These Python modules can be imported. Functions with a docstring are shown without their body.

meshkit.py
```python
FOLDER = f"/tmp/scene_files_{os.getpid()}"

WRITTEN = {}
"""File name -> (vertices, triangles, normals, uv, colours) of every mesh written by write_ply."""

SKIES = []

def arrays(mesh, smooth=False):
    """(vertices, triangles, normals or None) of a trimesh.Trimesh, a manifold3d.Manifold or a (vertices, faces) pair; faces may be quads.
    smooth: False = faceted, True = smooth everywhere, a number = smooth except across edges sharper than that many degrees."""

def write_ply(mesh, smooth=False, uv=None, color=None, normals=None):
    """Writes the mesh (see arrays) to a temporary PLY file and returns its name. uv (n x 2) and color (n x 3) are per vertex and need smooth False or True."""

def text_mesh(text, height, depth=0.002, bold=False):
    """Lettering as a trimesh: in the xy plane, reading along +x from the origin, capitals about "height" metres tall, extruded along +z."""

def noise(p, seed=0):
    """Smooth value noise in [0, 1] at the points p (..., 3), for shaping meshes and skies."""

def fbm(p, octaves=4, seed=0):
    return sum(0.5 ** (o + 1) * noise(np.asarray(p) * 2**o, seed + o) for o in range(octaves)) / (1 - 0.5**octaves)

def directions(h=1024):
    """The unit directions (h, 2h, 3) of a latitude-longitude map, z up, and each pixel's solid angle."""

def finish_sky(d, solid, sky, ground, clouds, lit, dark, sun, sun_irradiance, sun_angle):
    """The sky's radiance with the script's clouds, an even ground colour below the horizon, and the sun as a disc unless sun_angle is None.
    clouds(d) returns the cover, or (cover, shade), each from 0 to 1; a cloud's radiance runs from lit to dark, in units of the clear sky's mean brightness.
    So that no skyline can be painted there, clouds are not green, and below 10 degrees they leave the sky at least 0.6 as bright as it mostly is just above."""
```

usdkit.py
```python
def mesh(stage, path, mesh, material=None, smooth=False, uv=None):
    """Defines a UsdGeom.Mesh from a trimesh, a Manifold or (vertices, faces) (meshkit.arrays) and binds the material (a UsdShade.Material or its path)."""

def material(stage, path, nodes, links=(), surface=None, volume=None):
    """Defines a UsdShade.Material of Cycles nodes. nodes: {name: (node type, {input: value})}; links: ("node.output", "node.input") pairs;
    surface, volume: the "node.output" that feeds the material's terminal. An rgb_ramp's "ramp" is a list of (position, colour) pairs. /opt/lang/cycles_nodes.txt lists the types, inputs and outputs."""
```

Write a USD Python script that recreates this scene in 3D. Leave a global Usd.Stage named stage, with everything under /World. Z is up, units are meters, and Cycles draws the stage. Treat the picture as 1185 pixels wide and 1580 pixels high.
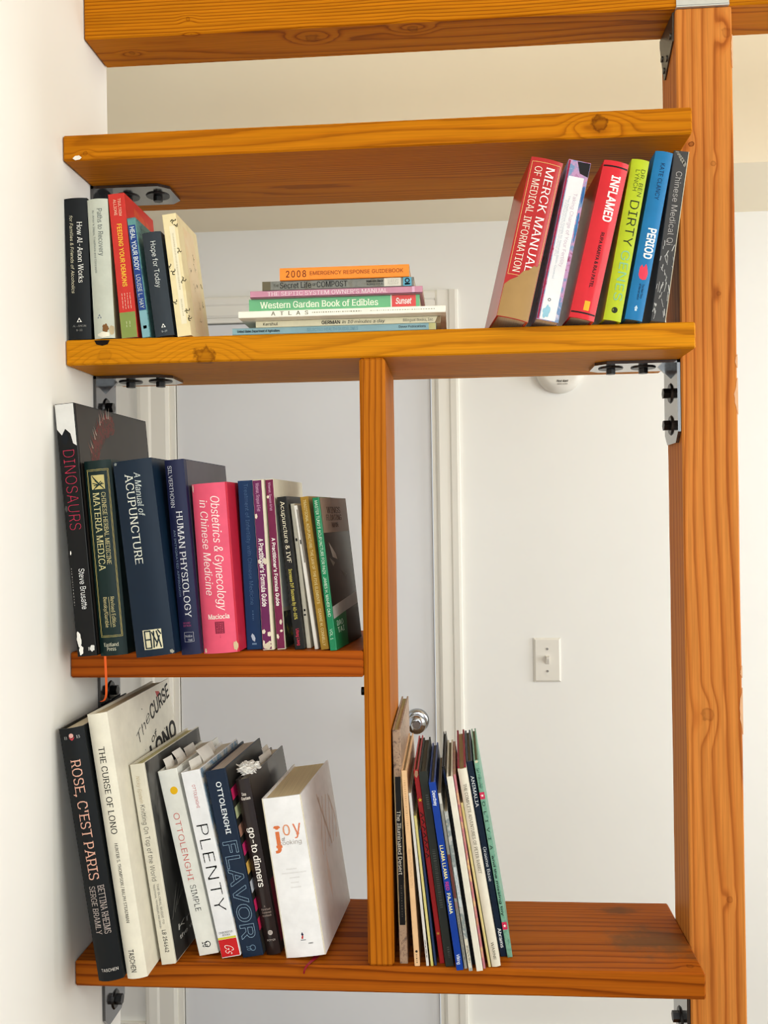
import math, random, zlib
import numpy as np
import trimesh
import shapely
from shapely import affinity
from shapely.geometry import Polygon, MultiPolygon, Point, LineString, box as sbox
import usdkit, meshkit
from pxr import Usd, UsdGeom, UsdLux, UsdShade, Gf, Sdf

stage = Usd.Stage.CreateInMemory()
UsdGeom.SetStageUpAxis(stage, UsdGeom.Tokens.z)
UsdGeom.SetStageMetersPerUnit(stage, 1.0)
world = UsdGeom.Xform.Define(stage, '/World')
stage.SetDefaultPrim(world.GetPrim())
UsdGeom.Scope.Define(stage, '/World/Looks')

# ------------------------------------------------------------------ camera, lights, exposure
F_PX, YAW, PITCH, ROLL = 1465.31, 0.0740, 0.0012, -0.0152
CAM = (0.5724, -1.3703, 1.5)
cam = UsdGeom.Camera.Define(stage, '/World/camera')
cy_, sy_, cp_, sp_ = math.cos(YAW), math.sin(YAW), math.cos(PITCH), math.sin(PITCH)
fwd = np.array([-sy_ * cp_, cy_ * cp_, sp_]); rgt = np.array([cy_, sy_, 0.0]); upv = np.cross(rgt, fwd)
r2 = math.cos(ROLL) * rgt + math.sin(ROLL) * upv
u2 = -math.sin(ROLL) * rgt + math.cos(ROLL) * upv
cam.AddTransformOp().Set(Gf.Matrix4d(*r2, 0, *u2, 0, *(-fwd), 0, *CAM, 1))
cam.CreateHorizontalApertureAttr(36.0)
cam.CreateVerticalApertureAttr(36.0 * 1580 / 1185)
cam.CreateFocalLengthAttr(36.0 * F_PX / 1185)
cam.CreateClippingRangeAttr(Gf.Vec2f(0.05, 100))
cam.CreateExposureAttr(-0.72)

dome = UsdLux.DomeLight.Define(stage, '/World/sky_light')
dome.CreateIntensityAttr(0.38); dome.CreateColorAttr(Gf.Vec3f(0.92, 0.96, 1.0))

def rect_light(name, w, h, pos, rx, rz, power, col):
    l = UsdLux.RectLight.Define(stage, '/World/' + name)
    l.CreateWidthAttr(w); l.CreateHeightAttr(h); l.CreateIntensityAttr(power); l.CreateColorAttr(Gf.Vec3f(*col))
    l.AddTranslateOp().Set(Gf.Vec3d(*pos)); l.AddRotateZOp().Set(rz); l.AddRotateXOp().Set(rx)
    return l
# daylight through the room's big window on the right, a smaller one behind the camera, and the hall window off to the right
rect_light('window_daylight', 2.2, 1.4, (3.16, -1.75, 2.05), 90, 90, 10.0, (0.905, 0.968, 0.985))
rect_light('rear_window_daylight', 1.6, 1.4, (1.0, -3.5, 1.7), 90, 0, 7.5, (0.905, 0.968, 0.985))
rect_light('hall_daylight', 0.75, 1.3, (3.15, 0.45, 1.3), 90, 90, 18.0, (0.89, 0.96, 1.05))

# ------------------------------------------------------------------ helpers
def lin(c):
    c = np.asarray(c, float) / 255.0
    return tuple(np.where(c <= 0.04045, c / 12.92, ((c + 0.055) / 1.055) ** 2.4))

def ink(rgb):
    c = np.array(lin(rgb)); top = float(c.max())
    return tuple(c * max(top, .002) ** .22)

counts = {}
def numbered(parent, name):
    k = counts.get((parent, name), 0); counts[(parent, name)] = k + 1
    return name if k == 0 else f'{name}_{k:03d}'

def tag(prim, label=None, category=None, group=None, kind=None):
    for k, v in (('label', label), ('category', category), ('group', group), ('kind', kind)):
        if v: prim.SetCustomDataByKey(k, v)
    return prim

def thing(name, label, category, loc=(0, 0, 0), rz=0.0, ry=0.0, rx=0.0, group=None, kind=None):
    x = UsdGeom.Xform.Define(stage, '/World/' + numbered('/World', name))
    x.AddTranslateOp().Set(Gf.Vec3d(*loc))
    if rz: x.AddRotateZOp().Set(rz)
    if ry: x.AddRotateYOp().Set(ry)
    if rx: x.AddRotateXOp().Set(rx)
    return tag(x.GetPrim(), label, category, group, kind)

def obj(name, mesh, mat, parent=None, smooth=False, label=None, category=None, group=None, kind=None):
    pp = parent.GetPath().pathString if parent is not None else '/World'
    m = usdkit.mesh(stage, f'{pp}/{numbered(pp, name)}', mesh, mat, smooth=smooth)
    return tag(m.GetPrim(), label, category, group, kind)

def tri_poly(geom, depth):
    """extrude shapely geometry along +z"""
    out = []
    for g in getattr(geom, 'geoms', [geom]):
        if g.geom_type == 'Polygon' and g.area > 1e-9:
            out.append(trimesh.creation.extrude_polygon(g, depth, engine='earcut'))
    return trimesh.util.concatenate(out) if out else None

def box(x0, x1, y0, y1, z0, z1, ch=0.0):
    """box with chamfered edges"""
    if ch <= 0:
        m = trimesh.creation.box((x1 - x0, y1 - y0, z1 - z0)); m.apply_translation(((x0 + x1) / 2, (y0 + y1) / 2, (z0 + z1) / 2)); return m
    pts = []
    for sx in (0, 1):
        for sy in (0, 1):
            for sz in (0, 1):
                c = np.array([(x0, x1)[sx], (y0, y1)[sy], (z0, z1)[sz]], float)
                d = np.array([1 - 2 * sx, 1 - 2 * sy, 1 - 2 * sz]) * ch
                for k in range(3):
                    e = d.copy(); e[k] = 0; pts.append(c + e)
    return trimesh.convex.convex_hull(np.array(pts))

def cat(*ms): return trimesh.util.concatenate([m for m in ms if m is not None])

def cyl(p0, p1, r, n=24, r1=None):
    p0, p1 = np.array(p0, float), np.array(p1, float)
    a = np.arange(n) * 2 * np.pi / n
    t = (p1 - p0) / np.linalg.norm(p1 - p0)
    s = np.cross(t, [0, 0, 1.0] if abs(t[2]) < .9 else [1.0, 0, 0]); s /= np.linalg.norm(s); b = np.cross(t, s)
    ring = np.cos(a)[:, None] * s + np.sin(a)[:, None] * b
    return trimesh.convex.convex_hull(np.vstack([p0 + r * ring, p1 + (r if r1 is None else r1) * ring]))

def lathe(profile, n=48):
    """profile (r, z) revolved about z"""
    return trimesh.creation.revolve(np.array(profile, float), sections=n)

# ------------------------------------------------------------------ materials
def wood(name, axis, light, mid, dark, pith, ring=0.0065, knots=(), seed=0, warp=0.010, rough=0.5, amp=1.0, stains=()):
    """solid sawn fir: growth rings about a pith line that runs along AXIS (0,1,2), knots as (x,y,z,radius); world coordinates"""
    n, L = {}, []
    n['geo'] = ('geometry', {})
    mask = [1, 1, 1]; mask[axis] = 0
    st = [7, 7, 7]; st[axis] = 0.9
    n['m1'] = ('mapping', {'scale': st, 'location': (seed * 3.1, seed * 1.7, seed * 2.3)}); L.append(('geo.position', 'm1.vector'))
    n['n1'] = ('noise_texture', {'scale': 1.0, 'detail': 2.0, 'roughness': 0.5}); L.append(('m1.vector', 'n1.vector'))
    st2 = [60, 60, 60]; st2[axis] = 5
    n['m2'] = ('mapping', {'scale': st2, 'location': (seed * 1.3, seed * 4.1, seed)}); L.append(('geo.position', 'm2.vector'))
    n['n2'] = ('noise_texture', {'scale': 1.0, 'detail': 3.0, 'roughness': 0.6}); L.append(('m2.vector', 'n2.vector'))
    n['n1b'] = ('noise_texture', {'scale': 95.0, 'detail': 3.0}); L.append(('geo.position', 'n1b.vector'))
    n['sub'] = ('vector_math', {'math_type': 'subtract', 'vector2': pith}); L.append(('geo.position', 'sub.vector1'))
    n['msk'] = ('vector_math', {'math_type': 'multiply', 'vector2': mask}); L.append(('sub.vector', 'msk.vector1'))
    n['len'] = ('vector_math', {'math_type': 'length'}); L.append(('msk.vector', 'len.vector1'))
    n['r1'] = ('math', {'math_type': 'multiply_add', 'value2': warp * 5}); L += [('n1.fac', 'r1.value1'), ('len.value', 'r1.value3')]
    n['r2'] = ('math', {'math_type': 'multiply_add', 'value2': 0.004}); L += [('n2.fac', 'r2.value1'), ('r1.value', 'r2.value3')]
    last = 'r2.value'
    core = None
    for i, (kx, ky, kz, kr, ks) in enumerate([tuple(k) + (0.6,) if len(k) == 4 else k for k in knots]):
        sc = [1, 1, 1]; sc[axis] = 0.55
        n[f'ks{i}'] = ('vector_math', {'math_type': 'subtract', 'vector2': (kx, ky, kz)}); L.append(('geo.position', f'ks{i}.vector1'))
        n[f'km{i}'] = ('vector_math', {'math_type': 'multiply', 'vector2': sc}); L.append((f'ks{i}.vector', f'km{i}.vector1'))
        n[f'kl{i}'] = ('vector_math', {'math_type': 'length'}); L.append((f'km{i}.vector', f'kl{i}.vector1'))
        n[f'kd{i}'] = ('map_range', {'range_type': 'smootherstep', 'from_min': 0.0, 'from_max': kr * 3.2, 'to_min': kr * 1.0, 'to_max': 0.0, 'clamp': True}); L.append((f'kl{i}.value', f'kd{i}.value'))
        n[f'ka{i}'] = ('math', {'math_type': 'add'}); L += [(last, f'ka{i}.value1'), (f'kd{i}.result', f'ka{i}.value2')]
        last = f'ka{i}.value'
        n[f'kt{i}'] = ('vector_math', {'math_type': 'length'}); L.append((f'ks{i}.vector', f'kt{i}.vector1'))
        n[f'kw{i}'] = ('math', {'math_type': 'multiply_add', 'value2': kr * 1.5}); L += [('n1b.fac', f'kw{i}.value1'), (f'kt{i}.value', f'kw{i}.value3')]
        n[f'kc{i}'] = ('rgb_ramp', {'ramp': [(0, (0.6 * ks,) * 3), (0.3, (0.3 * ks,) * 3), (0.70, (0.36 * ks,) * 3), (0.86, (0.72 * ks,) * 3), (1.0, (0,) * 3)]})
        n[f'kf{i}'] = ('math', {'math_type': 'divide', 'value2': kr * 1.75, 'use_clamp': True}); L += [(f'kw{i}.value', f'kf{i}.value1'), (f'kf{i}.value', f'kc{i}.fac')]
        n[f'kb{i}'] = ('rgb_to_bw', {}); L.append((f'kc{i}.color', f'kb{i}.color'))
        if core is None: core = f'kb{i}.val'
        else:
            n[f'kx{i}'] = ('math', {'math_type': 'maximum'}); L += [(core, f'kx{i}.value1'), (f'kb{i}.val', f'kx{i}.value2')]; core = f'kx{i}.value'
    n['fq'] = ('math', {'math_type': 'multiply', 'value2': 1.0 / ring}); L.append((last, 'fq.value1'))
    n['fr'] = ('math', {'math_type': 'fraction'}); L.append(('fq.value', 'fr.value1'))
    n['rmp'] = ('rgb_ramp', {'ramp': [(0, mid), (0.10, light), (0.5, light), (0.74, mid), (0.90, dark), (0.96, dark), (1.0, mid)]}); L.append(('fr.value', 'rmp.fac'))
    # even out: blend rings with the mean colour by a slow noise so that some stretches are plain
    n['n3'] = ('noise_texture', {'scale': 0.55, 'detail': 1.0}); L.append(('m1.vector', 'n3.vector'))
    n['mr3'] = ('map_range', {'from_min': 0.3, 'from_max': 0.7, 'to_min': 0.30, 'to_max': 0.80, 'clamp': True}); L.append(('n3.fac', 'mr3.value'))
    n['amp'] = ('math', {'math_type': 'multiply', 'value2': amp, 'use_clamp': True}); L.append(('mr3.result', 'amp.value1'))
    n['plain'] = ('mix_color', {'a': tuple(0.6 * np.array(light) + 0.4 * np.array(mid))}); L += [('rmp.color', 'plain.b'), ('amp.value', 'plain.fac')]
    # fine fibre
    st4 = [420, 420, 420]; st4[axis] = 9
    n['m4'] = ('mapping', {'scale': st4}); L.append(('geo.position', 'm4.vector'))
    n['n4'] = ('noise_texture', {'scale': 1.0, 'detail': 2.0}); L.append(('m4.vector', 'n4.vector'))
    n['mr4'] = ('map_range', {'from_min': 0.3, 'from_max': 0.7, 'to_min': 0.86, 'to_max': 1.10, 'clamp': True}); L.append(('n4.fac', 'mr4.value'))
    n['fib'] = ('vector_math', {'math_type': 'scale'}); L += [('plain.result', 'fib.vector1'), ('mr4.result', 'fib.scale')]
    col = 'fib.vector'
    if core:
        n['kcol'] = ('mix_color', {'b': tuple(np.array(dark) * np.array([0.42, 0.32, 0.3]))}); L += [(core, 'kcol.fac'), (col, 'kcol.a')]; col = 'kcol.result'
    for i, (sx, sy, sz, rx, rz_, c, k) in enumerate(stains):
        n[f'ss{i}'] = ('vector_math', {'math_type': 'subtract', 'vector2': (sx, sy, sz)}); L.append(('geo.position', f'ss{i}.vector1'))
        n[f'sm{i}'] = ('vector_math', {'math_type': 'multiply', 'vector2': (1 / rx, 1 / rz_, 8)}); L.append((f'ss{i}.vector', f'sm{i}.vector1'))
        n[f'sn{i}'] = ('noise_texture', {'scale': 28.0, 'detail': 4.0, 'roughness': 0.7}); L.append(('geo.position', f'sn{i}.vector'))
        n[f'sl{i}'] = ('vector_math', {'math_type': 'length'}); L.append((f'sm{i}.vector', f'sl{i}.vector1'))
        n[f'sa{i}'] = ('math', {'math_type': 'multiply_add', 'value2': 1.5}); L += [(f'sn{i}.fac', f'sa{i}.value1'), (f'sl{i}.value', f'sa{i}.value3')]
        n[f'sr{i}'] = ('map_range', {'range_type': 'smoothstep', 'from_min': 0.9, 'from_max': 1.75, 'to_min': k, 'to_max': 0.0, 'clamp': True}); L.append((f'sa{i}.value', f'sr{i}.value'))
        n[f'sx{i}'] = ('mix_color', {'b': c}); L += [(f'sr{i}.result', f'sx{i}.fac'), (col, f'sx{i}.a')]; col = f'sx{i}.result'
    n['bmp'] = ('bump', {'strength': 0.12, 'distance': 0.001}); L.append(('n4.fac', 'bmp.height'))
    n['p'] = ('principled_bsdf', {'roughness': rough, 'specular_ior_level': 0.05}); L += [(col, 'p.base_color'), ('bmp.normal', 'p.normal')]
    return usdkit.material(stage, '/World/Looks/' + name, n, L, surface='p.BSDF')

_mats = {}
def plain(rgb, rough=0.5, metal=0.0, var=0.06, spec=0.22, scale=40.0, coat=0.0):
    """one colour with slight uneven print / wear; rgb is sRGB 0-255"""
    key = (tuple(np.round(rgb, 1)), rough, metal, var, spec, scale, coat)
    if key in _mats: return _mats[key]
    c = np.array(ink(rgb))
    name = f'paint_{len(_mats):03d}'
    n = {'geo': ('geometry', {}), 'nz': ('noise_texture', {'scale': scale, 'detail': 4.0, 'roughness': 0.6}),
         'mr': ('map_range', {'from_min': 0.3, 'from_max': 0.7, 'to_min': 1 - var, 'to_max': 1 + var, 'clamp': True}),
         'sc': ('vector_math', {'math_type': 'scale', 'vector1': tuple(c)}),
         'p': ('principled_bsdf', {'roughness': rough, 'metallic': metal, 'specular_ior_level': spec, 'coat_weight': coat, 'coat_roughness': 0.12})}
    L = [('geo.position', 'nz.vector'), ('nz.fac', 'mr.value'), ('mr.result', 'sc.scale'), ('sc.vector', 'p.base_color')]
    _mats[key] = usdkit.material(stage, '/World/Looks/' + name, n, L, surface='p.BSDF')
    return _mats[key]

def mottled(rgbs, scale=60.0, rough=0.45, stretch=(1, 1, 1)):
    """patterned print: several colours spread by noise"""
    key = ('mot', tuple(map(tuple, rgbs)), scale, rough, stretch)
    if key in _mats: return _mats[key]
    k = len(rgbs); pos = np.linspace(0.30, 0.70, k)
    ramp = []
    for i, c in enumerate(rgbs):
        ramp += [(pos[i] - 0.10 / k, ink(c)), (pos[i] + 0.10 / k, ink(c))]
    n = {'geo': ('geometry', {}), 'mp': ('mapping', {'scale': stretch}), 'nz': ('noise_texture', {'scale': scale, 'detail': 4.0, 'roughness': 0.62, 'distortion': 0.4}),
         'rp': ('rgb_ramp', {'ramp': ramp}), 'p': ('principled_bsdf', {'roughness': rough, 'specular_ior_level': 0.25})}
    L = [('geo.position', 'mp.vector'), ('mp.vector', 'nz.vector'), ('nz.fac', 'rp.fac'), ('rp.color', 'p.base_color')]
    _mats[key] = usdkit.material(stage, f'/World/Looks/print_{len(_mats):03d}', n, L, surface='p.BSDF')
    return _mats[key]

def pages(rgb, line=0.80):
    """the edges of a block of leaves"""
    key = ('pg', tuple(rgb), line)
    if key in _mats: return _mats[key]
    c = np.array(lin(rgb))
    n = {'geo': ('geometry', {}), 'mp': ('mapping', {'scale': (1500, 6, 40)}), 'nz': ('noise_texture', {'scale': 1.0, 'detail': 3.0}),
         'rp': ('rgb_ramp', {'ramp': [(0.3, tuple(c * line)), (0.5, tuple(c)), (0.75, tuple(np.minimum(c * 1.05, 1)))]}),
         'p': ('principled_bsdf', {'roughness': 0.85, 'specular_ior_level': 0.2})}
    L = [('geo.position', 'mp.vector'), ('mp.vector', 'nz.vector'), ('nz.fac', 'rp.fac'), ('rp.color', 'p.base_color')]
    _mats[key] = usdkit.material(stage, f'/World/Looks/leaves_{len(_mats):03d}', n, L, surface='p.BSDF')
    return _mats[key]

def wall_paint(name, rgb, rough=0.75):
    n = {'geo': ('geometry', {}), 'nz': ('noise_texture', {'scale': 220.0, 'detail': 3.0}), 'n2': ('noise_texture', {'scale': 1.6, 'detail': 3.0}),
         'mr': ('map_range', {'from_min': 0.3, 'from_max': 0.7, 'to_min': 0.975, 'to_max': 1.02, 'clamp': True}),
         'sc': ('vector_math', {'math_type': 'scale', 'vector1': lin(rgb)}),
         'b': ('bump', {'strength': 0.06, 'distance': 0.001}), 'p': ('principled_bsdf', {'roughness': rough, 'specular_ior_level': 0.3})}
    L = [('geo.position', 'nz.vector'), ('geo.position', 'n2.vector'), ('n2.fac', 'mr.value'), ('mr.result', 'sc.scale'), ('sc.vector', 'p.base_color'), ('nz.fac', 'b.height'), ('b.normal', 'p.normal')]
    return usdkit.material(stage, '/World/Looks/' + name, n, L, surface='p.BSDF')

# ------------------------------------------------------------------ dimensions of the built-in shelf
W, D, T = 0.9163, 0.2426, 0.038
Z1, Z2, Z3, Z4 = 2.0677, 1.7640, 1.3007, 0.8434       # tops of the boards
YP0, YP1, PW = 0.0894, 0.1880, 0.0825                   # post
XD = 0.4374                                            # divider left face
ZB = 2.2544                                            # underside of the beam
YW = 1.23                                              # hall wall with the door

# ------------------------------------------------------------------ the setting
cream = wall_paint('wall_paint_cream', (240, 237, 229))
cream2 = wall_paint('wall_paint_hall', (240, 238, 231))
ceil_p = wall_paint('ceiling_paint', (244, 232, 206))
trim_p = wall_paint('trim_paint', (241, 237, 225), 0.4)
door_p = wall_paint('door_paint', (229, 229, 229), 0.4)
floor_m = wood('floor_oak', 1, lin((112, 84, 58)), lin((100, 72, 48)), lin((76, 54, 36)), (0.3, 0, -0.4), ring=0.02, seed=9)
obj('wall_left', box(-0.12, 0, -3.6, 0.1885, 0, 3.0), cream, kind='structure')
obj('floor', box(-1.6, 3.3, -3.6, 1.4, -0.1, 0), floor_m, kind='structure')
obj('ceiling', box(-1.6, 3.3, -3.6, 0.86, 3.0, 3.1), ceil_p, kind='structure')
obj('ceiling', box(-1.6, 3.3, 0.86, YW + 0.1, 2.29, 2.39), ceil_p, kind='structure')
obj('wall_soffit', box(-1.6, 3.3, 0.86, 0.96, 2.39, 3.0), ceil_p, kind='structure')
obj('wall_right', box(3.2, 3.3, -3.6, 1.33, 0, 3.0), cream, kind='structure')
obj('wall_hall', box(-1.7, -1.6, 0.1885, 1.33, 0, 3.0), cream, kind='structure')
DX0, DX1, DZ = -0.2, 0.515, 2.035
hall = cat(box(-1.6, DX0 - 0.019, YW, YW + 0.1, 0, 2.29), box(DX1 + 0.019, 3.2, YW, YW + 0.1, 0, 2.29), box(DX0 - 0.019, DX1 + 0.019, YW, YW + 0.1, DZ + 0.019, 2.29))
obj('wall_back', hall, cream2, kind='structure')
obj('baseboard_back', cat(box(-1.6, DX0 - 0.107, YW - 0.014, YW, 0, 0.09), box(DX1 + 0.077, 3.2, YW - 0.014, YW, 0, 0.09)), trim_p, kind='structure')
# door, frame and casings
def casing(x0, x1, z0, z1, vertical, flip=False):
    w = (x1 - x0) if vertical else (z1 - z0)
    prof = [(0, 0), (0, -0.010), (w * .10, -0.014), (w * .55, -0.013), (w * .62, -0.0165), (w * .86, -0.0185), (w * .96, -0.017), (w, -0.012), (w, 0)]
    pts = []
    for a, y in prof:
        for e in (0, 1):
            if vertical: pts.append(((x0 + a) if not flip else (x1 - a), YW + y, (z0, z1)[e]))
            else: pts.append(((x0, x1)[e], YW + y, z0 + a))
    n = len(prof); v = np.array(pts); f = []
    for i in range(n):
        j = (i + 1) % n
        f += [[2 * i, 2 * j, 2 * j + 1], [2 * i, 2 * j + 1, 2 * i + 1]]
    for i in range(1, n - 1):
        f += [[0, 2 * i, 2 * i + 2], [1, 2 * i + 3, 2 * i + 1]]
    m = trimesh.Trimesh(v, np.array(f), process=False); m.fix_normals(); return m
obj('trim', casing(DX0 - 0.106, DX0 - 0.016, 0, DZ + 0.07, True, True), trim_p, kind='structure')
obj('trim', casing(DX1 + 0.013, DX1 + 0.076, 0, DZ + 0.07, True), trim_p, kind='structure')
obj('trim', casing(DX0 - 0.016, DX1 + 0.013, DZ + 0.013, DZ + 0.07, False), trim_p, kind='structure')
obj('trim', cat(box(DX0 - 0.019, DX0, YW - 0.004, YW + 0.1, 0, DZ), box(DX1, DX1 + 0.019, YW - 0.004, YW + 0.1, 0, DZ), box(DX0 - 0.019, DX1 + 0.019, YW - 0.004, YW + 0.1, DZ, DZ + 0.019)), trim_p, kind='structure')
door = thing('door_1', None, None, (0, 0, 0), kind='structure')
obj('door_panel', box(DX0 + 0.002, DX1 - 0.003, YW + 0.006, YW + 0.041, 0.008, DZ - 0.003, 0.0015), door_p, door)
chrome = plain((196, 198, 202), 0.12, 1.0, 0.01)
kn = thing('door_knob', None, None); stage.RemovePrim(kn.GetPath()); counts[('/World', 'door_knob')] = 0
KX, KZ = 0.462, 0.930
def at_knob(m):
    m.apply_transform(trimesh.transformations.rotation_matrix(math.pi / 2, (1, 0, 0))); m.apply_translation((KX, YW + 0.006, KZ)); return m
kb = obj('door_knob', at_knob(lathe([(0, 0.012), (0.011, 0.012), (0.011, 0.022), (0.016, 0.030), (0.0235, 0.040), (0.0265, 0.050), (0.0245, 0.058), (0.018, 0.062), (0.011, 0.0625), (0.010, 0.0605), (0, 0.0605)])), chrome, door, smooth=35, label='round chrome door knob')
obj('rosette', at_knob(lathe([(0, 0), (0.033, 0), (0.033, 0.003), (0.030, 0.008), (0.024, 0.012), (0, 0.013)])), chrome, kb, smooth=35)

# light switch
sw_m = plain((233, 228, 216), 0.35, 0, 0.01)
SXc, SZc = 0.817, 1.096
sw = thing('light_switch', 'cream toggle light switch plate on the wall right of the white door', 'light switch', (SXc, YW, SZc))
pl = []
for s, y in ((0.0, 0.0), (0.0, -0.003), (0.005, -0.0065)):
    for sx in (-1, 1):
        for sz in (-1, 1): pl.append((sx * (0.0365 - s), y, sz * (0.0595 - s)))
obj('plate', trimesh.convex.convex_hull(np.array(pl)), sw_m, sw)
obj('toggle', trimesh.convex.convex_hull(np.array([(-.005, -.006, -.012), (.005, -.006, -.012), (-.005, -.006, .012), (.005, -.006, .012), (-.0035, -.020, .010), (.0035, -.020, .010), (-.0035, -.0185, .004), (.0035, -.0185, .004)])), sw_m, sw)
for s in (-1, 1):
    obj('screw', cyl((0, -.0055, s * .030), (0, -.0078, s * .030), .0032, 16), plain((168, 164, 156), .3, .6, .01), sw)

# round alarm on the wall
al_m = plain((236, 231, 219), 0.4, 0, 0.01)
AX, AZ, AR = 0.862, 1.882, 0.066
al = thing('smoke_alarm', 'round white alarm on the hall wall, half hidden by the long shelf', 'smoke alarm', (AX, YW, AZ))
am = lathe([(0, 0), (AR, 0), (AR, .012), (AR - .003, .022), (AR - .012, .031), (AR - .022, .035), (0, .036)]); am.apply_transform(trimesh.transformations.rotation_matrix(math.pi / 2, (1, 0, 0)))
obj('housing', am, al_m, al, smooth=35)

# ------------------------------------------------------------------ lettering
_txt = {}
def text_poly(text, bold=False, serif=0.0, weight=0.0, space=0.0):
    """the word's outline as shapely, capitals 1 high, baseline 0; serif adds foot and head serifs; weight grows or thins strokes"""
    key = (text, bold, serif, weight, space)
    if key in _txt: return _txt[key]
    if space and len(text) > 1:
        x, parts = 0.0, []
        for ch in text:
            if ch == ' ': x += 0.35 + space; continue
            g = text_poly(ch, bold, serif, weight); b = g.bounds
            parts.append(affinity.translate(g, x - b[0], 0)); x += b[2] - b[0] + 0.12 + space
        g = shapely.union_all(parts)
    else:
        m = meshkit.text_mesh(text, 1.0, depth=0.1, bold=bold)
        f = m.faces[m.face_normals[:, 2] > 0.9]
        tri = m.vertices[f][:, :, :2]
        g = shapely.union_all(shapely.polygons(tri)).buffer(0.004).buffer(-0.004)
        if serif: weight = max(weight, 0) + .012
        if weight: g = g.buffer(weight, join_style=2)
        if serif:
            ex = serif * 1.25
            g = affinity.scale(g, 1, .25, origin=(0, 0)).buffer(-0.007, join_style=2); g = affinity.scale(g, 1, 4, origin=(0, 0))
            for y0, y1 in ((-0.04, 0.075), (0.925, 1.04)):
                s = g.intersection(sbox(-1, y0, 200, y1))
                s = shapely.union_all([affinity.translate(s, dx, 0) for dx in (-ex, -ex / 2, 0, ex / 2, ex)])
                g = g.union(s)
        g = g.simplify(0.012)
    _txt[key] = g
    return g

def fit(text, u0, u1, v, cap, shear=0.0, **kw):
    """word fitted to run from u0 to u1 (metres along reading direction), centred on v, capitals cap high"""
    g = text_poly(text, **kw); b = g.bounds
    sx = (u1 - u0) / (b[2] - b[0])
    g = affinity.affine_transform(g, [sx, shear * cap, 0, cap, u0 - b[0] * sx, v - cap / 2])
    return g

LIFT = 0.00012
THICK = 0.00022

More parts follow.
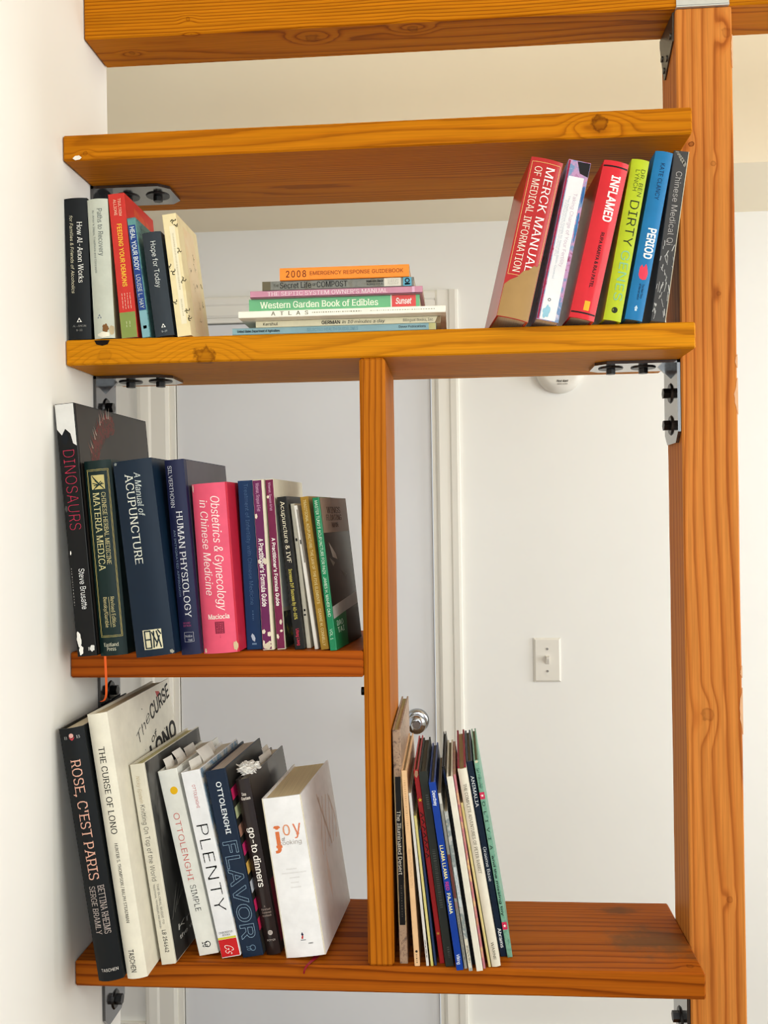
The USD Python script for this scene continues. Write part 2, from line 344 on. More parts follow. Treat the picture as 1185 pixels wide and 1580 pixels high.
# ------------------------------------------------------------------ books
class Book:
    """Local frame: origin at the foot of the spine's left edge; x thickness, y depth (spine faces -y), z height. pivot 'R' puts the origin at the right edge."""
    def __init__(s, label, group, loc, tilt, t, h, d, cover, yaw=0.0, hard=False, bulge=0.0, page=(222, 208, 180), pivot='L', rough=0.42, name='book', inner=None, coat=0.0, back_bulge=0.0):
        s.t, s.h, s.d, s.b, s.pv = t, h, d, bulge, (0.0 if pivot == 'L' else -t)
        s.x = thing(name, label, 'book', loc, rz=yaw, ry=tilt, group=group)
        m = cover if isinstance(cover, UsdShade.Material) else plain(cover, rough, coat=coat)
        s.mat = m
        c = min(0.0026 if hard else 0.0009, t * 0.28)
        sq = 0.0032 if hard else 0.0
        n = 10 if bulge else 1
        a = np.linspace(-1, 1, n + 1)
        front = [((1 + q) * t / 2, -bulge * (1 - q * q)) for q in a]
        ch = min(0.0008, t * .15)
        if not bulge: front = [(0, ch), (ch, 0), (t - ch, 0), (t, ch)]
        inn = [((1 + q) * (t - 2 * c) / 2 + c, c - bulge * (1 - q * q)) for q in a[::-1]]
        outline = front + [(t, d), (t - c, d)] + inn + [(c, d), (0, d)]
        poly = Polygon(outline).buffer(0)
        cm = trimesh.creation.extrude_polygon(poly, h, engine='earcut')
        cm.apply_translation((s.pv, 0, 0))
        s.cover = obj('cover', cm, m, s.x, smooth=30)
        # leaves, with a slightly hollow fore-edge
        py1 = d - (0.004 if hard else 0.0004)
        fe = [((1 + q) * (t - 2 * c) / 2 + c, py1 - (0.25 * bulge + 0.0) * (1 - q * q)) for q in np.linspace(1, -1, 7)]
        hd = [((1 + q) * (t - 2 * c) / 2 + c, c + 0.0002 - 0.9 * bulge * (1 - q * q)) for q in np.linspace(-1, 1, 7)]
        e = 0.00006
        pg = Polygon([(min(max(px, c + e), t - c - e), py) for px, py in hd + fe]).buffer(0)
        pm = trimesh.creation.extrude_polygon(pg, h - 2 * sq - 0.0006, engine='earcut'); pm.apply_translation((s.pv, 0, sq + 0.0003))
        obj('pages', pm, pages(page), s.x)
    def _front(s, geom, mat, name, lift=LIFT, label=None, thick=THICK):
        """geom in metres: u from the top down, v from the left edge; wrapped onto the spine"""
        geom = geom.buffer(0)
        m = tri_poly(geom, thick)
        if m is None: return
        if s.b and (geom.bounds[3] - geom.bounds[1]) > s.t / 7: m = m.subdivide_to_size(s.t / 7)
        v = m.vertices; u, w, n = v[:, 0].copy(), v[:, 1].copy(), v[:, 2].copy()
        q = (w - s.t / 2) / (s.t / 2)
        yy = -s.b * np.clip(1 - q * q, 0, 1)
        out = np.stack([w + s.pv, yy - n - lift, s.h - u], 1)
        obj(name, trimesh.Trimesh(out, m.faces, process=False), mat, s.x, label=label)
    def T(s, text, u0, u1, v, cap, rgb=(240, 236, 226), name='title', lift=LIFT, rough=0.5, metal=0.0, **kw):
        """letters reading down the spine; u, v, cap as fractions of height / thickness / thickness"""
        g = fit(text, u0 * s.h, u1 * s.h, 0, cap * s.t, **kw)
        g = affinity.translate(g, 0, v * s.t)
        s._front(g, plain(rgb, rough, metal, 0.03), name, lift)
        return s
    def O(s, text, u0, u1, v, cap, rgb, width=0.05, name='title', **kw):
        """outlined letters"""
        g = fit(text, u0 * s.h, u1 * s.h, v * s.t, cap * s.t, **kw)
        g = g.boundary.buffer(width * s.t / 2)
        s._front(g, plain(rgb, .5, 0, .02), name); return s
    def H(s, text, u, v0, v1, cap, rgb=(240, 236, 226), name='publisher_mark', **kw):
        """letters reading across the spine; cap is a fraction of the thickness"""
        g = fit(text, v0 * s.t, v1 * s.t, 0, cap * s.t, **kw)
        g = affinity.affine_transform(g, [0, -1, 1, 0, u * s.h, 0])
        s._front(g, plain(rgb, .5, 0, .03), name); return s
    def P(s, pts, rgb, name='printed_panel', lift=0.00003, mat=None, label=None):
        g = pts if not isinstance(pts, (list, tuple)) else Polygon([(a * s.h, b * s.t) for a, b in pts])
        s._front(g, mat or plain(rgb, .45, 0, .05), name, lift, label, 0.00009); return s
    def R(s, u0, u1, v0, v1, rgb, name='printed_panel', **kw):
        return s.P([(u0, v0), (u1, v0), (u1, v1), (u0, v1)], rgb, name, **kw)
    def frame(s, u0, u1, v0, v1, w, rgb, name='border_line'):
        a = sbox(u0 * s.h, v0 * s.t, u1 * s.h, v1 * s.t)
        s._front(a.difference(a.buffer(-w, join_style=2)), plain(rgb, .4, 0, .03), name); return s
    def disc(s, u, v, r, rgb, name='printed_mark', ring=0.0):
        g = Point(u * s.h, v * s.t).buffer(r * s.t, 12)
        if ring: g = g.difference(Point(u * s.h, v * s.t).buffer((r - ring) * s.t, 12))
        s._front(g, plain(rgb, .5, 0, .02), name); return s
    def tri(s, u, v, r, rgb, name='printed_mark', hole=0.35):
        c = np.array([u * s.h, v * s.t]); a = np.radians([180, 60, -60])
        g = Polygon([c + r * s.t * np.array([math.cos(q), math.sin(q)]) for q in a])
        if hole: g = g.difference(Point(c[0] + .05 * r * s.t, c[1]).buffer(hole * r * s.t, 8))
        s._front(g, plain(rgb, .5, 0, .02), name); return s
    def star(s, u, v, r, rgb, name='printed_mark'):
        c = np.array([u * s.h, v * s.t])
        g = Polygon([c + (r if k % 2 == 0 else r * .42) * s.t * np.array([-math.cos(k * math.pi / 5), math.sin(k * math.pi / 5)]) for k in range(10)])
        s._front(g, plain(rgb, .5, 0, .02), name); return s
    def marks(s, u0, u1, v0, v1, n, rgb, seed, name='small_print', w=0.0006, along=True):
        """rows of print too small to read"""
        rr = random.Random(seed); gs = []
        for k in range(n):
            v = v0 + (v1 - v0) * (k + .5) / n; u = u0
            while u < u1:
                l = rr.uniform(.008, .03) * (1 if along else .25)
                gs.append(sbox(u * s.h, v * s.t - w / 2, min(u + l, u1) * s.h, v * s.t + w / 2)); u += l + .006
        s._front(shapely.union_all(gs), plain(rgb, .5, 0, .03), name); return s
    def worn(s, u0, u1, v0, v1, rgb, seed, rag=0.3, name='worn_patch'):
        rr = random.Random(seed); k = 26; pts = []
        cu, cv, ru, rv = (u0 + u1) / 2, (v0 + v1) / 2, (u1 - u0) / 2, (v1 - v0) / 2
        ph = [rr.uniform(0, 6.3) for _ in range(3)]
        for i in range(k):
            a = 2 * math.pi * i / k
            q = 1 - rag * (.5 + .5 * math.sin(2 * a + ph[0])) * .5 - rag * .5 * (.5 + .5 * math.sin(5 * a + ph[1])) - rag * .45 * rr.random()
            pts.append((max(0.001, min(.999, cu + ru * math.cos(a) * q * 1.12)), max(.01, min(.99, cv + rv * math.sin(a) * q * 1.12))))
        s.P(pts, rgb, name, lift=0.0002, mat=plain(rgb, .85, 0, .12)); return s
    # ---- front cover, on the right-hand side when the book stands upright
    def _side(s, geom, mat, name, lift=0.00004, thick=0.0001, label=None):
        m = tri_poly(geom.buffer(0), thick)
        if m is None: return
        v = m.vertices
        out = np.stack([s.t + s.pv + lift + v[:, 2], v[:, 0], v[:, 1]], 1)
        obj(name, trimesh.Trimesh(out, m.faces, process=False), mat, s.x, label=label)
    def CP(s, pts, rgb, name='cover_print', mat=None, lift=0.00004, label=None):
        g = pts if not isinstance(pts, (list, tuple)) else Polygon([(a * s.d, (1 - b) * s.h) for a, b in pts])
        s._side(g, mat or plain(rgb, .4, 0, .05), name, lift, label=label); return s
    def CT(s, text, y0, y1, u, cap, rgb, name='cover_title', rot=0.0, **kw):
        g = fit(text, y0 * s.d, y1 * s.d, (1 - u) * s.h, cap * s.h, **kw)
        if rot: g = affinity.rotate(g, rot, origin=(y0 * s.d, (1 - u) * s.h))
        s._side(g, plain(rgb, .5, 0, .02), name, 0.00016, 0.0002); return s

# ------------------------------------------------------------------ timber
amber = dict(light=lin((190, 116, 12)), mid=lin((172, 96, 6)), dark=lin((118, 56, 3)))
honey = dict(light=lin((206, 134, 18)), mid=lin((190, 116, 10)), dark=lin((138, 72, 6)))
russet = dict(light=lin((166, 82, 18)), mid=lin((146, 64, 10)), dark=lin((96, 36, 4)))
umber = dict(light=lin((164, 86, 16)), mid=lin((146, 70, 10)), dark=lin((88, 32, 4)))
def plank(x0, x1, y0, y1, z0, z1, seed, ch=0.0022, n=40, axis=0):
    """sawn board with eased, slightly uneven edges"""
    m = box(x0, x1, y0, y1, z0, z1, ch)
    m = m.subdivide_to_size((max(x1 - x0, y1 - y0, z1 - z0)) / n)
    v = m.vertices
    q = v.copy() * 26; q[:, axis] *= 0.25
    d = (meshkit.noise(q, seed) - .5) * 0.0010
    d2 = (meshkit.noise(q + 31.7, seed + 5) - .5) * 0.0010
    o = [k for k in range(3) if k != axis]
    lo = np.array([x0, y0, z0]); hi = np.array([x1, y1, z1]); mid = (lo + hi) / 2
    v[:, o[0]] -= np.abs(d) * np.sign(v[:, o[0]] - mid[o[0]]); v[:, o[1]] -= np.abs(d2) * .6 * np.sign(v[:, o[1]] - mid[o[1]])
    return trimesh.Trimesh(v, m.faces, process=False)

wm1 = wood('fir_top_shelf', 0, **amber, pith=(0, 0.16, Z1 + 0.05), knots=[(0.787, 0.0, 2.050, 0.0125, 1.0), (0.76, 0.01, 2.048, .006), (0.035, 0.0, 2.040, .004)], seed=1, ring=.0050)
wm2 = wood('fir_long_shelf', 0, **honey, pith=(0, 0.2, Z2 + 0.06), knots=[(0.210, 0.004, 1.733, 0.017, 1.0), (0.06, .0, 1.738, .012, .3)], seed=2, ring=.0046)
wm3 = wood('fir_short_shelf', 0, **russet, pith=(0, 0.06, Z3 + 0.09), seed=3, ring=.010)
wm4 = wood('fir_bottom_shelf', 0, **umber, pith=(0, 0.10, Z4 - 0.085), seed=4, ring=.0095, knots=[(0.90, .02, Z4, .006)], stains=[(0.855, 0.10, Z4, 0.085, 0.075, lin((96, 68, 40)), .75), (0.83, 0.21, Z4, 0.05, 0.02, lin((92, 62, 36)), .7), (0.915, 0.05, Z4, 0.03, 0.02, lin((92, 60, 36)), .55)])
wmd = wood('fir_divider', 2, lin((180, 104, 20)), lin((164, 88, 12)), lin((116, 54, 5)), (XD - 0.05, -0.03, 0), seed=5, ring=.0085)
wmp = wood('fir_post', 2, lin((200, 126, 58)), lin((186, 107, 44)), lin((144, 71, 25)), (W + 0.16, YP0 - 0.10, 0), seed=6, ring=.0125, warp=.012, amp=1.25,
           knots=[(0.948, YP0, 1.188, .011, .55), (0.968, YP0, 2.018, .0045), (0.973, YP0, 1.822, .0042), (0.975, YP0, 0.912, .005), (0.990, YP0, 2.214, .008, .5), (0.936, YP0, 2.048, .005, 1.3)])
wmb = wood('fir_beam', 0, **amber, pith=(0, 0.13, ZB + 0.25), knots=[(0.168, YP0, 2.278, .0045), (0.172, YP0, 2.252, .0045), (0.36, 0.12, ZB, .012), (0.52, .11, ZB, .010), (0.06, .14, ZB, .006)], seed=7, ring=.0054)

def board(name, label, mesh, mat, cat_='shelf'):
    return obj(name, mesh, mat, label=label, category=cat_, smooth=20)
s1 = thing('shelf_board', 'topmost golden fir shelf board with nothing standing on it, just under the beam', 'shelf')
obj('board', plank(0.001, W, 0, D, Z1 - T, Z1, 1), wm1, s1, smooth=20)
chip = Polygon([(0, 0), (.004, .0035), (.010, .004), (.014, .001), (.011, -.002), (.004, -.003)])
cm = tri_poly(chip, .0006); cm.vertices = np.stack([cm.vertices[:, 0] + .016, -.0004 - cm.vertices[:, 2], cm.vertices[:, 1] + Z1 - T + .003], 1)
obj('plaster_chip', cm, plain((238, 230, 216), .9), s1, label='white fleck of plaster on the board edge')
s2 = thing('shelf_board', 'long golden fir shelf board carrying the stack of flat books', 'shelf')
obj('board', plank(0.001, W, 0, D, Z2 - T, Z2, 2), wm2, s2, smooth=20)
nt = tri_poly(Polygon([(0, 0), (.003, -.006), (.012, -.008), (.020, -.006), (.023, 0)]), .0005)
nt.vertices = np.stack([nt.vertices[:, 0] + .045, -.0003 - nt.vertices[:, 2], nt.vertices[:, 1] + Z2 - .002], 1)
obj('edge_gouge', nt, plain((38, 24, 16), .95), s2, label='dark gouge in the front edge')
board('shelf_board', 'short reddish fir shelf between the left wall and the upright divider', plank(0.001, XD, 0, D, Z3 - T, Z3, 3), wm3)
board('shelf_board', 'lowest reddish brown fir shelf board with a dark stain by the post', plank(0.001, W, 0, D, Z4 - T, Z4, 4), wm4)
dv = thing('divider_board', 'upright fir board dividing the shelves below the long shelf', 'divider board')
obj('board', plank(XD, XD + T, 0.0, 0.2015, Z4, Z2 - T, 5, ch=.004, axis=2), wmd, dv, smooth=20)
obj('screw_head', cyl((XD + .001, .012, 1.2405), (XD - .0045, .012, 1.2405), .006, 14), plain((28, 26, 25), .4, .7), dv, label='dark screw head on the left side')
pt = thing('support_post', 'square fir post carrying the beam at the right end of the shelves', 'post')
obj('timber', plank(W, W + PW, YP0, YP1, 0.0, ZB - .0008, 6, n=60, axis=2), wmp, pt, smooth=20)
for z0, hgt, wd in ((1.640, .055, .0055), (1.71, .02, .003), (1.16, .07, .0045), (1.245, .018, .003), (2.16, .05, .0022)):
    rr = random.Random(int(z0 * 1000)); k = 9
    edge = [(-wd * (0.3 + .7 * rr.random()) * math.sin(math.pi * i / k), hgt * i / k) for i in range(k + 1)]
    m = tri_poly(Polygon(edge + [(0.0006, hgt), (0.0006, 0)]).buffer(0.0001), .0011)
    m.vertices = np.stack([m.vertices[:, 0] + W + PW - .0003, YP0 + .0006 - m.vertices[:, 2], m.vertices[:, 1] + z0], 1)
    obj('chipped_edge', m, plain((226, 176, 136), .9), pt, label='pale splintered spot on the post edge')
bm = thing('ceiling_beam', 'heavy fir beam running across the top from the left wall over the post', 'beam')
obj('timber', plank(0.001, 2.9, YP0, 0.1865, ZB, ZB + 0.19, 7, n=70), wmb, bm, smooth=20)

# ------------------------------------------------------------------ metal: post cap and black angle brackets
galv = mottled([(150, 152, 150), (176, 178, 176), (160, 162, 160)], 70, .38)
galv_d = plain((112, 108, 100), .4, .85, .1)
pc = thing('post_cap', 'grey galvanized steel post cap strapping the beam to the post', 'post cap')
strap = cat(box(W + .0005, W + PW - .004, YP0 - .0026, YP0 - .0004, ZB + .002, ZB + .19, .0006), box(W + .0005, W + PW - .004, YP0 - .0026, YP0 + .03, ZB - .0004, ZB + .0018, .0003))
obj('strap', strap, plain((206, 208, 206), .3, .55, .05), pc, label='bright galvanized strap over the beam face')
fl = tri_poly(Polygon([(.100, ZB - .001), (.190, ZB - .001), (.190, ZB - .012), (.166, ZB - .074), (.158, ZB - .077), (.148, ZB - .070), (.103, ZB - .043)]), .0022)
fl.vertices = np.stack([W - .0002 - fl.vertices[:, 2], fl.vertices[:, 0], fl.vertices[:, 1]], 1)
obj('flange', fl, galv_d, pc, label='pointed steel flange on the side of the post')
lip = tri_poly(Polygon([(0, 0), (.010, 0), (.010, -.04), (.0088, -.044), (.0088, -.001), (0, -.001)]), .002)
lip.vertices = np.stack([W - .0024 - .0 * lip.vertices[:, 2], .0955 + lip.vertices[:, 0] * .5, ZB - .001 + lip.vertices[:, 1]], 1) if False else lip.vertices
for y, z in ((.115, ZB - .030), (.172, ZB - .038), (.160, ZB - .062), (.140, ZB - .052)):
    obj('nail_head', cyl((W - .002, y, z), (W - .0045, y, z), .0048, 14), galv_d, pc)
black = plain((54, 54, 56), .13, 0.0, .05, 1.0, coat=.8)
bolt_m = plain((14, 14, 15), .35, 0.0, .05, .5)
def bracket(xc, sg, zt, label, y0, y1, low=True):
    """black angle: one leg under a shelf, one down the wall or post; sg=+1 stands on the left wall"""
    t = thing('angle_bracket', label, 'bracket', (xc, 0, zt), group=None)
    L_, th, c = 0.125, 0.0045, 0.016
    a = Polygon([(0, y0), (L_ - c, y0), (L_, y0 + c), (L_, y1 - c), (L_ - c, y1), (0, y1)])
    h = tri_poly(a, th); h.apply_translation((0, 0, -th))
    v = tri_poly(a, th); v.vertices = np.stack([v.vertices[:, 2], v.vertices[:, 1], -v.vertices[:, 0]], 1)
    g = tri_poly(Polygon([(th, -th), (.024, -th), (th, -.024)]), .006); g.vertices = np.stack([g.vertices[:, 0], g.vertices[:, 2] + (y0 + y1) / 2 - .003, g.vertices[:, 1]], 1)
    for m in (h, v, g):
        m.vertices[:, 0] *= sg; m.fix_normals()
    obj('horizontal_leg', h, black, t); obj('vertical_leg', v, black, t); obj('gusset', g, black, t)
    ym = (y0 + y1) / 2
    for q in (.046, .096):
        b = cat(cyl((sg * q, ym, -th), (sg * q, ym, -th - .0018), .0195, 28, .0185), cyl((sg * q, ym, -th - .002), (sg * q, ym, -th - .0095), .0075, 6))
        obj('bolt', b, bolt_m, t)
        if q > .06 and not low: continue
        b = cat(cyl((sg * th, ym, -q), (sg * (th + .0022), ym, -q), .016, 28, .014), cyl((sg * (th + .002), ym, -q), (sg * (th + .012), ym, -q), .0085, 6))
        obj('bolt', b, bolt_m, t)
yl0, yl1 = .108, .197
bracket(0.0005, 1, Z1 - T - .0002, 'black steel angle bracket under the left end of the topmost shelf', yl0, yl1)
bracket(0.0005, 1, Z2 - T - .0002, 'black steel angle bracket under the left end of the long shelf', yl0, yl1, False)
bracket(W - .0005, -1, Z2 - T - .0002, 'black steel angle bracket joining the long shelf to the post', .094, .184)
bracket(0.0005, 1, Z3 - T - .0002, 'black steel angle bracket under the short shelf, mostly behind tall books', yl0, yl1, False)
bracket(0.0005, 1, Z4 - T - .0002, 'black steel angle bracket below the lowest shelf at the left wall', yl0, yl1)
bracket(W - .0005, -1, Z4 - T - .0002, 'black steel angle bracket below the lowest shelf at the post', .094, .184)

# ------------------------------------------------------------------ books, row by row (left to right)
WHT, CRM = (240, 237, 230), (232, 222, 196)
S2, S3, S4 = Z2 + .0003, Z3 + .0003, Z4 + .0003
GA, GB, GC = 'books standing at the left of the long shelf', 'books lying flat in the stack', 'books leaning against the post'
GM, GK, GS = 'books on the short shelf', 'large books on the lowest shelf left of the divider', 'picture books right of the divider'

# --- long shelf, left
b = Book('black spine self-help hardback touching the left wall on the long shelf', GA, (.0045, .004, S2), -1.10, .0346, .210, .100, (30, 36, 42), hard=True, bulge=.003)
b.T('How Al-Anon Works', .17, .60, .66, .22, WHT, serif=.05).T('for Families & Friends of Alcoholics', .12, .67, .30, .15, (214, 208, 180), 'subtitle', shear=.2)
b.tri(.868, .52, .13, WHT).H('AL-ANON', .905, .22, .80, .085, (150, 150, 145)).H('B-22', .935, .38, .64, .085, (150, 150, 145))
b = Book('pale grey-green worn book beside the black one at the left wall', GA, (.0439, .004, S2), -2.34, .0312, .207, .145, (200, 204, 190), hard=True, bulge=.0045)
b.T('Paths to Recovery', .07, .41, .62, .23, (120, 126, 122), serif=.04, weight=-.02).T("Al-Anon's Steps, Traditions and Concepts", .08, .53, .30, .10, (150, 156, 150), 'subtitle')
b.tri(.845, .34, .12, (70, 84, 130), hole=.5).worn(.89, .965, .45, .75, (140, 96, 56), 3).worn(.90, .985, .76, .99, (196, 176, 140), 4).worn(.95, .997, .2, .8, (232, 226, 208), 8)
b.CP([(0, 0), (.25, 0), (.25, 1), (0, 1)], (150, 148, 116), label='olive strip of the cover')
b = Book('red book with yellow capitals and a green foot', GA, (.0846, .004, S2), -4.74, .0248, .215, .135, (206, 52, 44))
b.T('FEEDING YOUR DEMONS', .21, .645, .52, .27, (238, 190, 60), bold=True).T('TSULTRIM', .035, .155, .66, .17, (236, 196, 170), 'author').T('ALLIONE', .04, .15, .38, .17, (236, 196, 170), 'author')
b.R(.822, .999, .02, .98, (142, 160, 84)).marks(.69, .80, .2, .85, 4, (238, 210, 190), 11).marks(.885, .925, .3, .7, 2, (214, 220, 180), 12)
b.CP([(.3, .05), (.9, .08), (.95, .5), (.2, .6)], (222, 96, 50), mat=mottled([(206, 52, 44), (214, 84, 48), (200, 60, 44)], 30))
b = Book('thin teal and deep blue paperback next to the red book with a green foot', GA, (.1159, .004, S2), -6.68, .0127, .179, .13, mottled([(70, 128, 134), (104, 160, 158), (60, 104, 120)], 90))
b.R(.06, .77, .05, .90, (38, 70, 146)).T('HEAL YOUR BODY', .075, .44, .48, .52, (214, 222, 220), bold=True).T('LOUISE L. HAY', .475, .755, .48, .50, (206, 214, 206), 'author')
b.R(.775, .995, .05, .92, (132, 180, 190)).R(.90, .925, .3, .7, (50, 70, 140), name='publisher_mark')
b = Book('short slate book titled Hope for Today', GA, (.1363, .004, S2), -6.83, .0282, .155, .11, (58, 68, 78), hard=True, bulge=.003)
b.T('Hope for Today', .09, .535, .55, .27, (226, 228, 224), weight=-.01).tri(.905, .52, .14, WHT).H('B-27', .955, .40, .68, .10, (190, 196, 196))
bird = mottled([(228, 210, 160), (234, 218, 172), (226, 208, 156)], 14)
b = Book('cream paperback with a small bird-sprig pattern, last of the row at the left', GA, (.1691, .004, S2), -6.58, .0209, .182, .112, bird)
b.R(.10, .90, .42, .80, (236, 226, 196), name='title_label').marks(.16, .62, .54, .70, 1, (200, 188, 160), 201, w=.0022, along=False).marks(.70, .84, .54, .70, 1, (200, 188, 160), 202, w=.0018, along=False)
rr = random.Random(5)
def sprig(rr, cx, cy, s):
    g = []
    for k in range(rr.randint(3, 5)):
        a = rr.uniform(0, 6.3); l = s * rr.uniform(.5, 1.2)
        g.append(LineString([(cx, cy), (cx + l * math.cos(a), cy + l * math.sin(a)), (cx + l * 1.3 * math.cos(a + .5), cy + l * 1.3 * math.sin(a + .5))]).buffer(.0005))
    return shapely.union_all(g)
for u, v in ((.06, .8), (.10, .85), (.42, .15), (.47, .25), (.55, .88), (.72, .12), (.80, .90), (.86, .94), (.31, .92)):
    b._front(sprig(rr, u * .182, v * .0209, .0035), plain((92, 84, 58), .6), 'sprig_print')
for k in range(9):
    b._side(sprig(rr, rr.uniform(.04, .107), .182 * rr.uniform(.05, .95), .005), plain((110, 98, 62), .6), 'sprig_print')
b.CP([(.28, .06), (.80, .06), (.80, .94), (.28, .94)], (234, 212, 172), mat=mottled([(232, 206, 160), (236, 216, 180)], 20))

# --- the stack lying flat: spines to the front, text upright
def flat(label, xr, z, t, L, d, cover, y=0.0, yaw=0.0, **kw):
    return Book(label, GB, (xr, y, z), -90.0, t, L, d, cover, yaw=yaw, **kw)
b = flat('thin light blue softcover at the bottom of the flat stack', .5500, S2, .0098, .2985, .215, (142, 178, 186), y=.003)
b.T('United States Department of Agriculture', .025, .235, .52, .34, (30, 34, 40), 'author', bold=True).T('SELECTED HEALTH GUIDELINES', .37, .62, .5, .5, (112, 158, 176)).T('Dover Publications', .82, .95, .55, .34, (40, 50, 60), 'publisher').R(.965, .999, .02, .98, (196, 190, 130))
b = flat('ivory language workbook second from the bottom of the flat stack', .5565, S2 + .0101, .0094, .2700, .21, (226, 218, 186), y=.003)
b.T('Kershul', .04, .12, .5, .46, (70, 56, 34), 'author').T('GERMAN', .36, .46, .5, .52, (24, 24, 24), bold=True).T('in 10 minutes a day', .47, .70, .5, .48, (70, 70, 60), shear=.25, serif=.03).T('Bilingual Books, Inc.', .80, .965, .5, .42, (150, 144, 124), 'publisher')
b.P([(.97, .02), (.999, .02), (.999, .98), (.985, .98)], (150, 126, 90))
b = flat('large white atlas whose ends jut out over the book below it in the flat stack', .5645, S2 + .0198, .0096, .2985, .225, (240, 236, 222), y=-.020, hard=True)
b.T('ATLAS', .16, .34, .56, .56, (104, 96, 62), serif=.05, space=.9).marks(.36, .60, .35, .75, 1, (150, 144, 120), 21, w=.0014, along=False).marks(.64, .95, .4, .7, 1, (176, 170, 150), 22, w=.0010, along=False)
b = flat('green garden book with a red end panel in the flat stack', .5275, S2 + .0297, .0180, .2470, .20, (118, 190, 138), y=-.014)
b.T('Western Garden Book of Edibles', .065, .76, .50, .50, (232, 240, 214), bold=True, serif=.05).R(.832, .838, .0, 1, (236, 236, 220), name='border_line').R(.839, .978, .06, .97, (222, 84, 82)).T('Sunset', .86, .95, .52, .46, WHT, 'publisher', bold=True, shear=.15)
b.R(0, 1, .005, .05, (216, 214, 190), name='border_line')
b = flat('pink softcover manual resting on the green garden book', .5320, S2 + .0479, .0100, .2480, .19, (204, 142, 164), y=-.021)
b.T("THE SEPTIC SYSTEM OWNER'S MANUAL", .10, .80, .52, .56, (238, 214, 220), serif=.05, weight=-.012).R(.94, .955, .02, .98, (220, 176, 200))
b.R(0, 1, .005, .10, (96, 40, 56), name='border_line')
b = flat('grey compost book second from the top of the flat stack, with a library label', .5200, S2 + .0581, .0127, .2180, .16, mottled([(120, 122, 116), (140, 140, 132), (128, 122, 106)], 40), y=-.022)
b.T('THE', .075, .112, .50, .28, (80, 78, 70)).T('Secret Life', .118, .325, .50, .66, (22, 22, 22), serif=.05).T('OF', .335, .355, .5, .26, (60, 60, 56)).T('COMPOST', .362, .565, .50, .62, (20, 20, 20), serif=.05).T('Malcolm Beck', .69, .80, .68, .24, (30, 30, 30), 'author', bold=True).T('ACRES U.S.A.', .69, .80, .34, .20, (70, 70, 70), 'publisher')
b.R(.805, .915, .04, .96, (216, 210, 196), name='library_label').R(.93, .985, .02, .98, (96, 170, 196), name='library_label').R(0, .055, .0, .99, (118, 108, 84)).disc(.957, .62, .28, (30, 40, 60), ring=.12).R(.94, .975, .16, .32, (30, 40, 60), name='library_mark')
b.marks(.83, .90, .2, .8, 4, (150, 146, 136), 25, along=False)
b = flat('bright orange softcover guidebook on top of the flat stack', .5135, S2 + .0710, .0176, .1855, .13, (246, 140, 50), y=-.024, yaw=.3)
b.T('2008', .05, .205, .50, .54, (110, 40, 16), space=.28).T('EMERGENCY RESPONSE GUIDEBOOK', .235, .955, .52, .30, (166, 84, 30), weight=.01)

# --- long shelf, right: leaning on the post
b = Book('thick red medical manual with a torn tan lower spine, nearest the flat stack', GC, (.6794, -.026, S2), 13.35, .0453, .229, .165, (190, 34, 38), yaw=5.0, pivot='R', hard=True, bulge=.004, rough=.3, coat=.25, inner=None)
b.frame(.025, .735, .05, .95, .0007, (222, 186, 110)).T('MERCK MANUAL', .05, .705, .655, .27, WHT, serif=.03).T('OF MEDICAL INFORMATION', .055, .715, .285, .23, (236, 224, 206), 'subtitle', serif=.02)
b.P([(.615, .985), (.66, .90), (.655, .80), (.69, .66), (.70, .52), (.745, .36), (.77, .16), (.80, .02), (.997, .01), (.997, .99)], (176, 138, 84), lift=.00036, label='tan foot of the spine where the red jacket is torn')
b = Book('white-labelled paperback with a purple and blue floral edge beside the thick red manual', GC, (.7227, -.016, S2), 12.45, .0318, .230, .165, mottled([(150, 40, 90), (196, 150, 190), (120, 150, 190), (206, 196, 214)], 55), yaw=4.0, pivot='R')
b.R(.10, .995, .14, .83, (230, 228, 230), name='title_label').R(.005, .995, .02, .10, (160, 24, 66), name='edge_band').P([(.004, .40), (.004, .98), (.09, .98), (.075, .60)], (36, 32, 40)).T('Taking Charge of Your Fertility', .20, .66, .60, .16, (206, 186, 200)).T('The Definitive Guide to Natural Birth Control', .22, .74, .36, .085, (190, 196, 206), 'subtitle').marks(.25, .6, .2, .3, 2, (200, 204, 212), 31).disc(.87, .40, .07, (120, 120, 124), ring=.03)
b.worn(.90, .99, .2, .55, (150, 196, 214), 32, name='floral_print').worn(.30, .50, .86, .99, (70, 124, 178), 33, name='floral_print').worn(.14, .26, .85, .99, (60, 110, 170), 35, name='floral_print')
b = Book('glossy red hardback with bold white capitals and a yellow mark near the foot', GC, (.7721, -.016, S2), 13.43, .0354, .226, .16, (214, 30, 44), yaw=3.0, pivot='R', hard=True, bulge=.0045, coat=.2)
b.T('INFLAMED', .09, .38, .60, .34, WHT, bold=True, weight=.015).T('RUPA MARYA & RAJ PATEL', .45, .80, .56, .13, (70, 16, 20), 'author', bold=True).R(.885, .945, .46, .68, (232, 170, 40), name='publisher_mark').R(.030, .040, .02, .98, (50, 18, 22), name='border_line').R(.958, .968, .02, .98, (50, 18, 22), name='border_line')
b = Book('lime green hardback titled Dirty Genes', GC, (.8106, -.008, S2), 10.95, .0248, .230, .155, (184, 200, 32), yaw=2.0, pivot='R', hard=True, bulge=.003)
b.T('DR. BEN', .06, .225, .74, .24, (70, 76, 20), 'author', weight=-.02).T('LYNCH', .065, .195, .44, .24, (70, 76, 20), 'author', weight=-.02).T('DIRTY', .255, .535, .58, .52, (40, 44, 20), weight=-.015).T('GENES', .565, .875, .58, .50, (140, 196, 150), weight=-.01).disc(.935, .52, .17, (50, 56, 24)).disc(.935, .46, .07, (170, 186, 50))
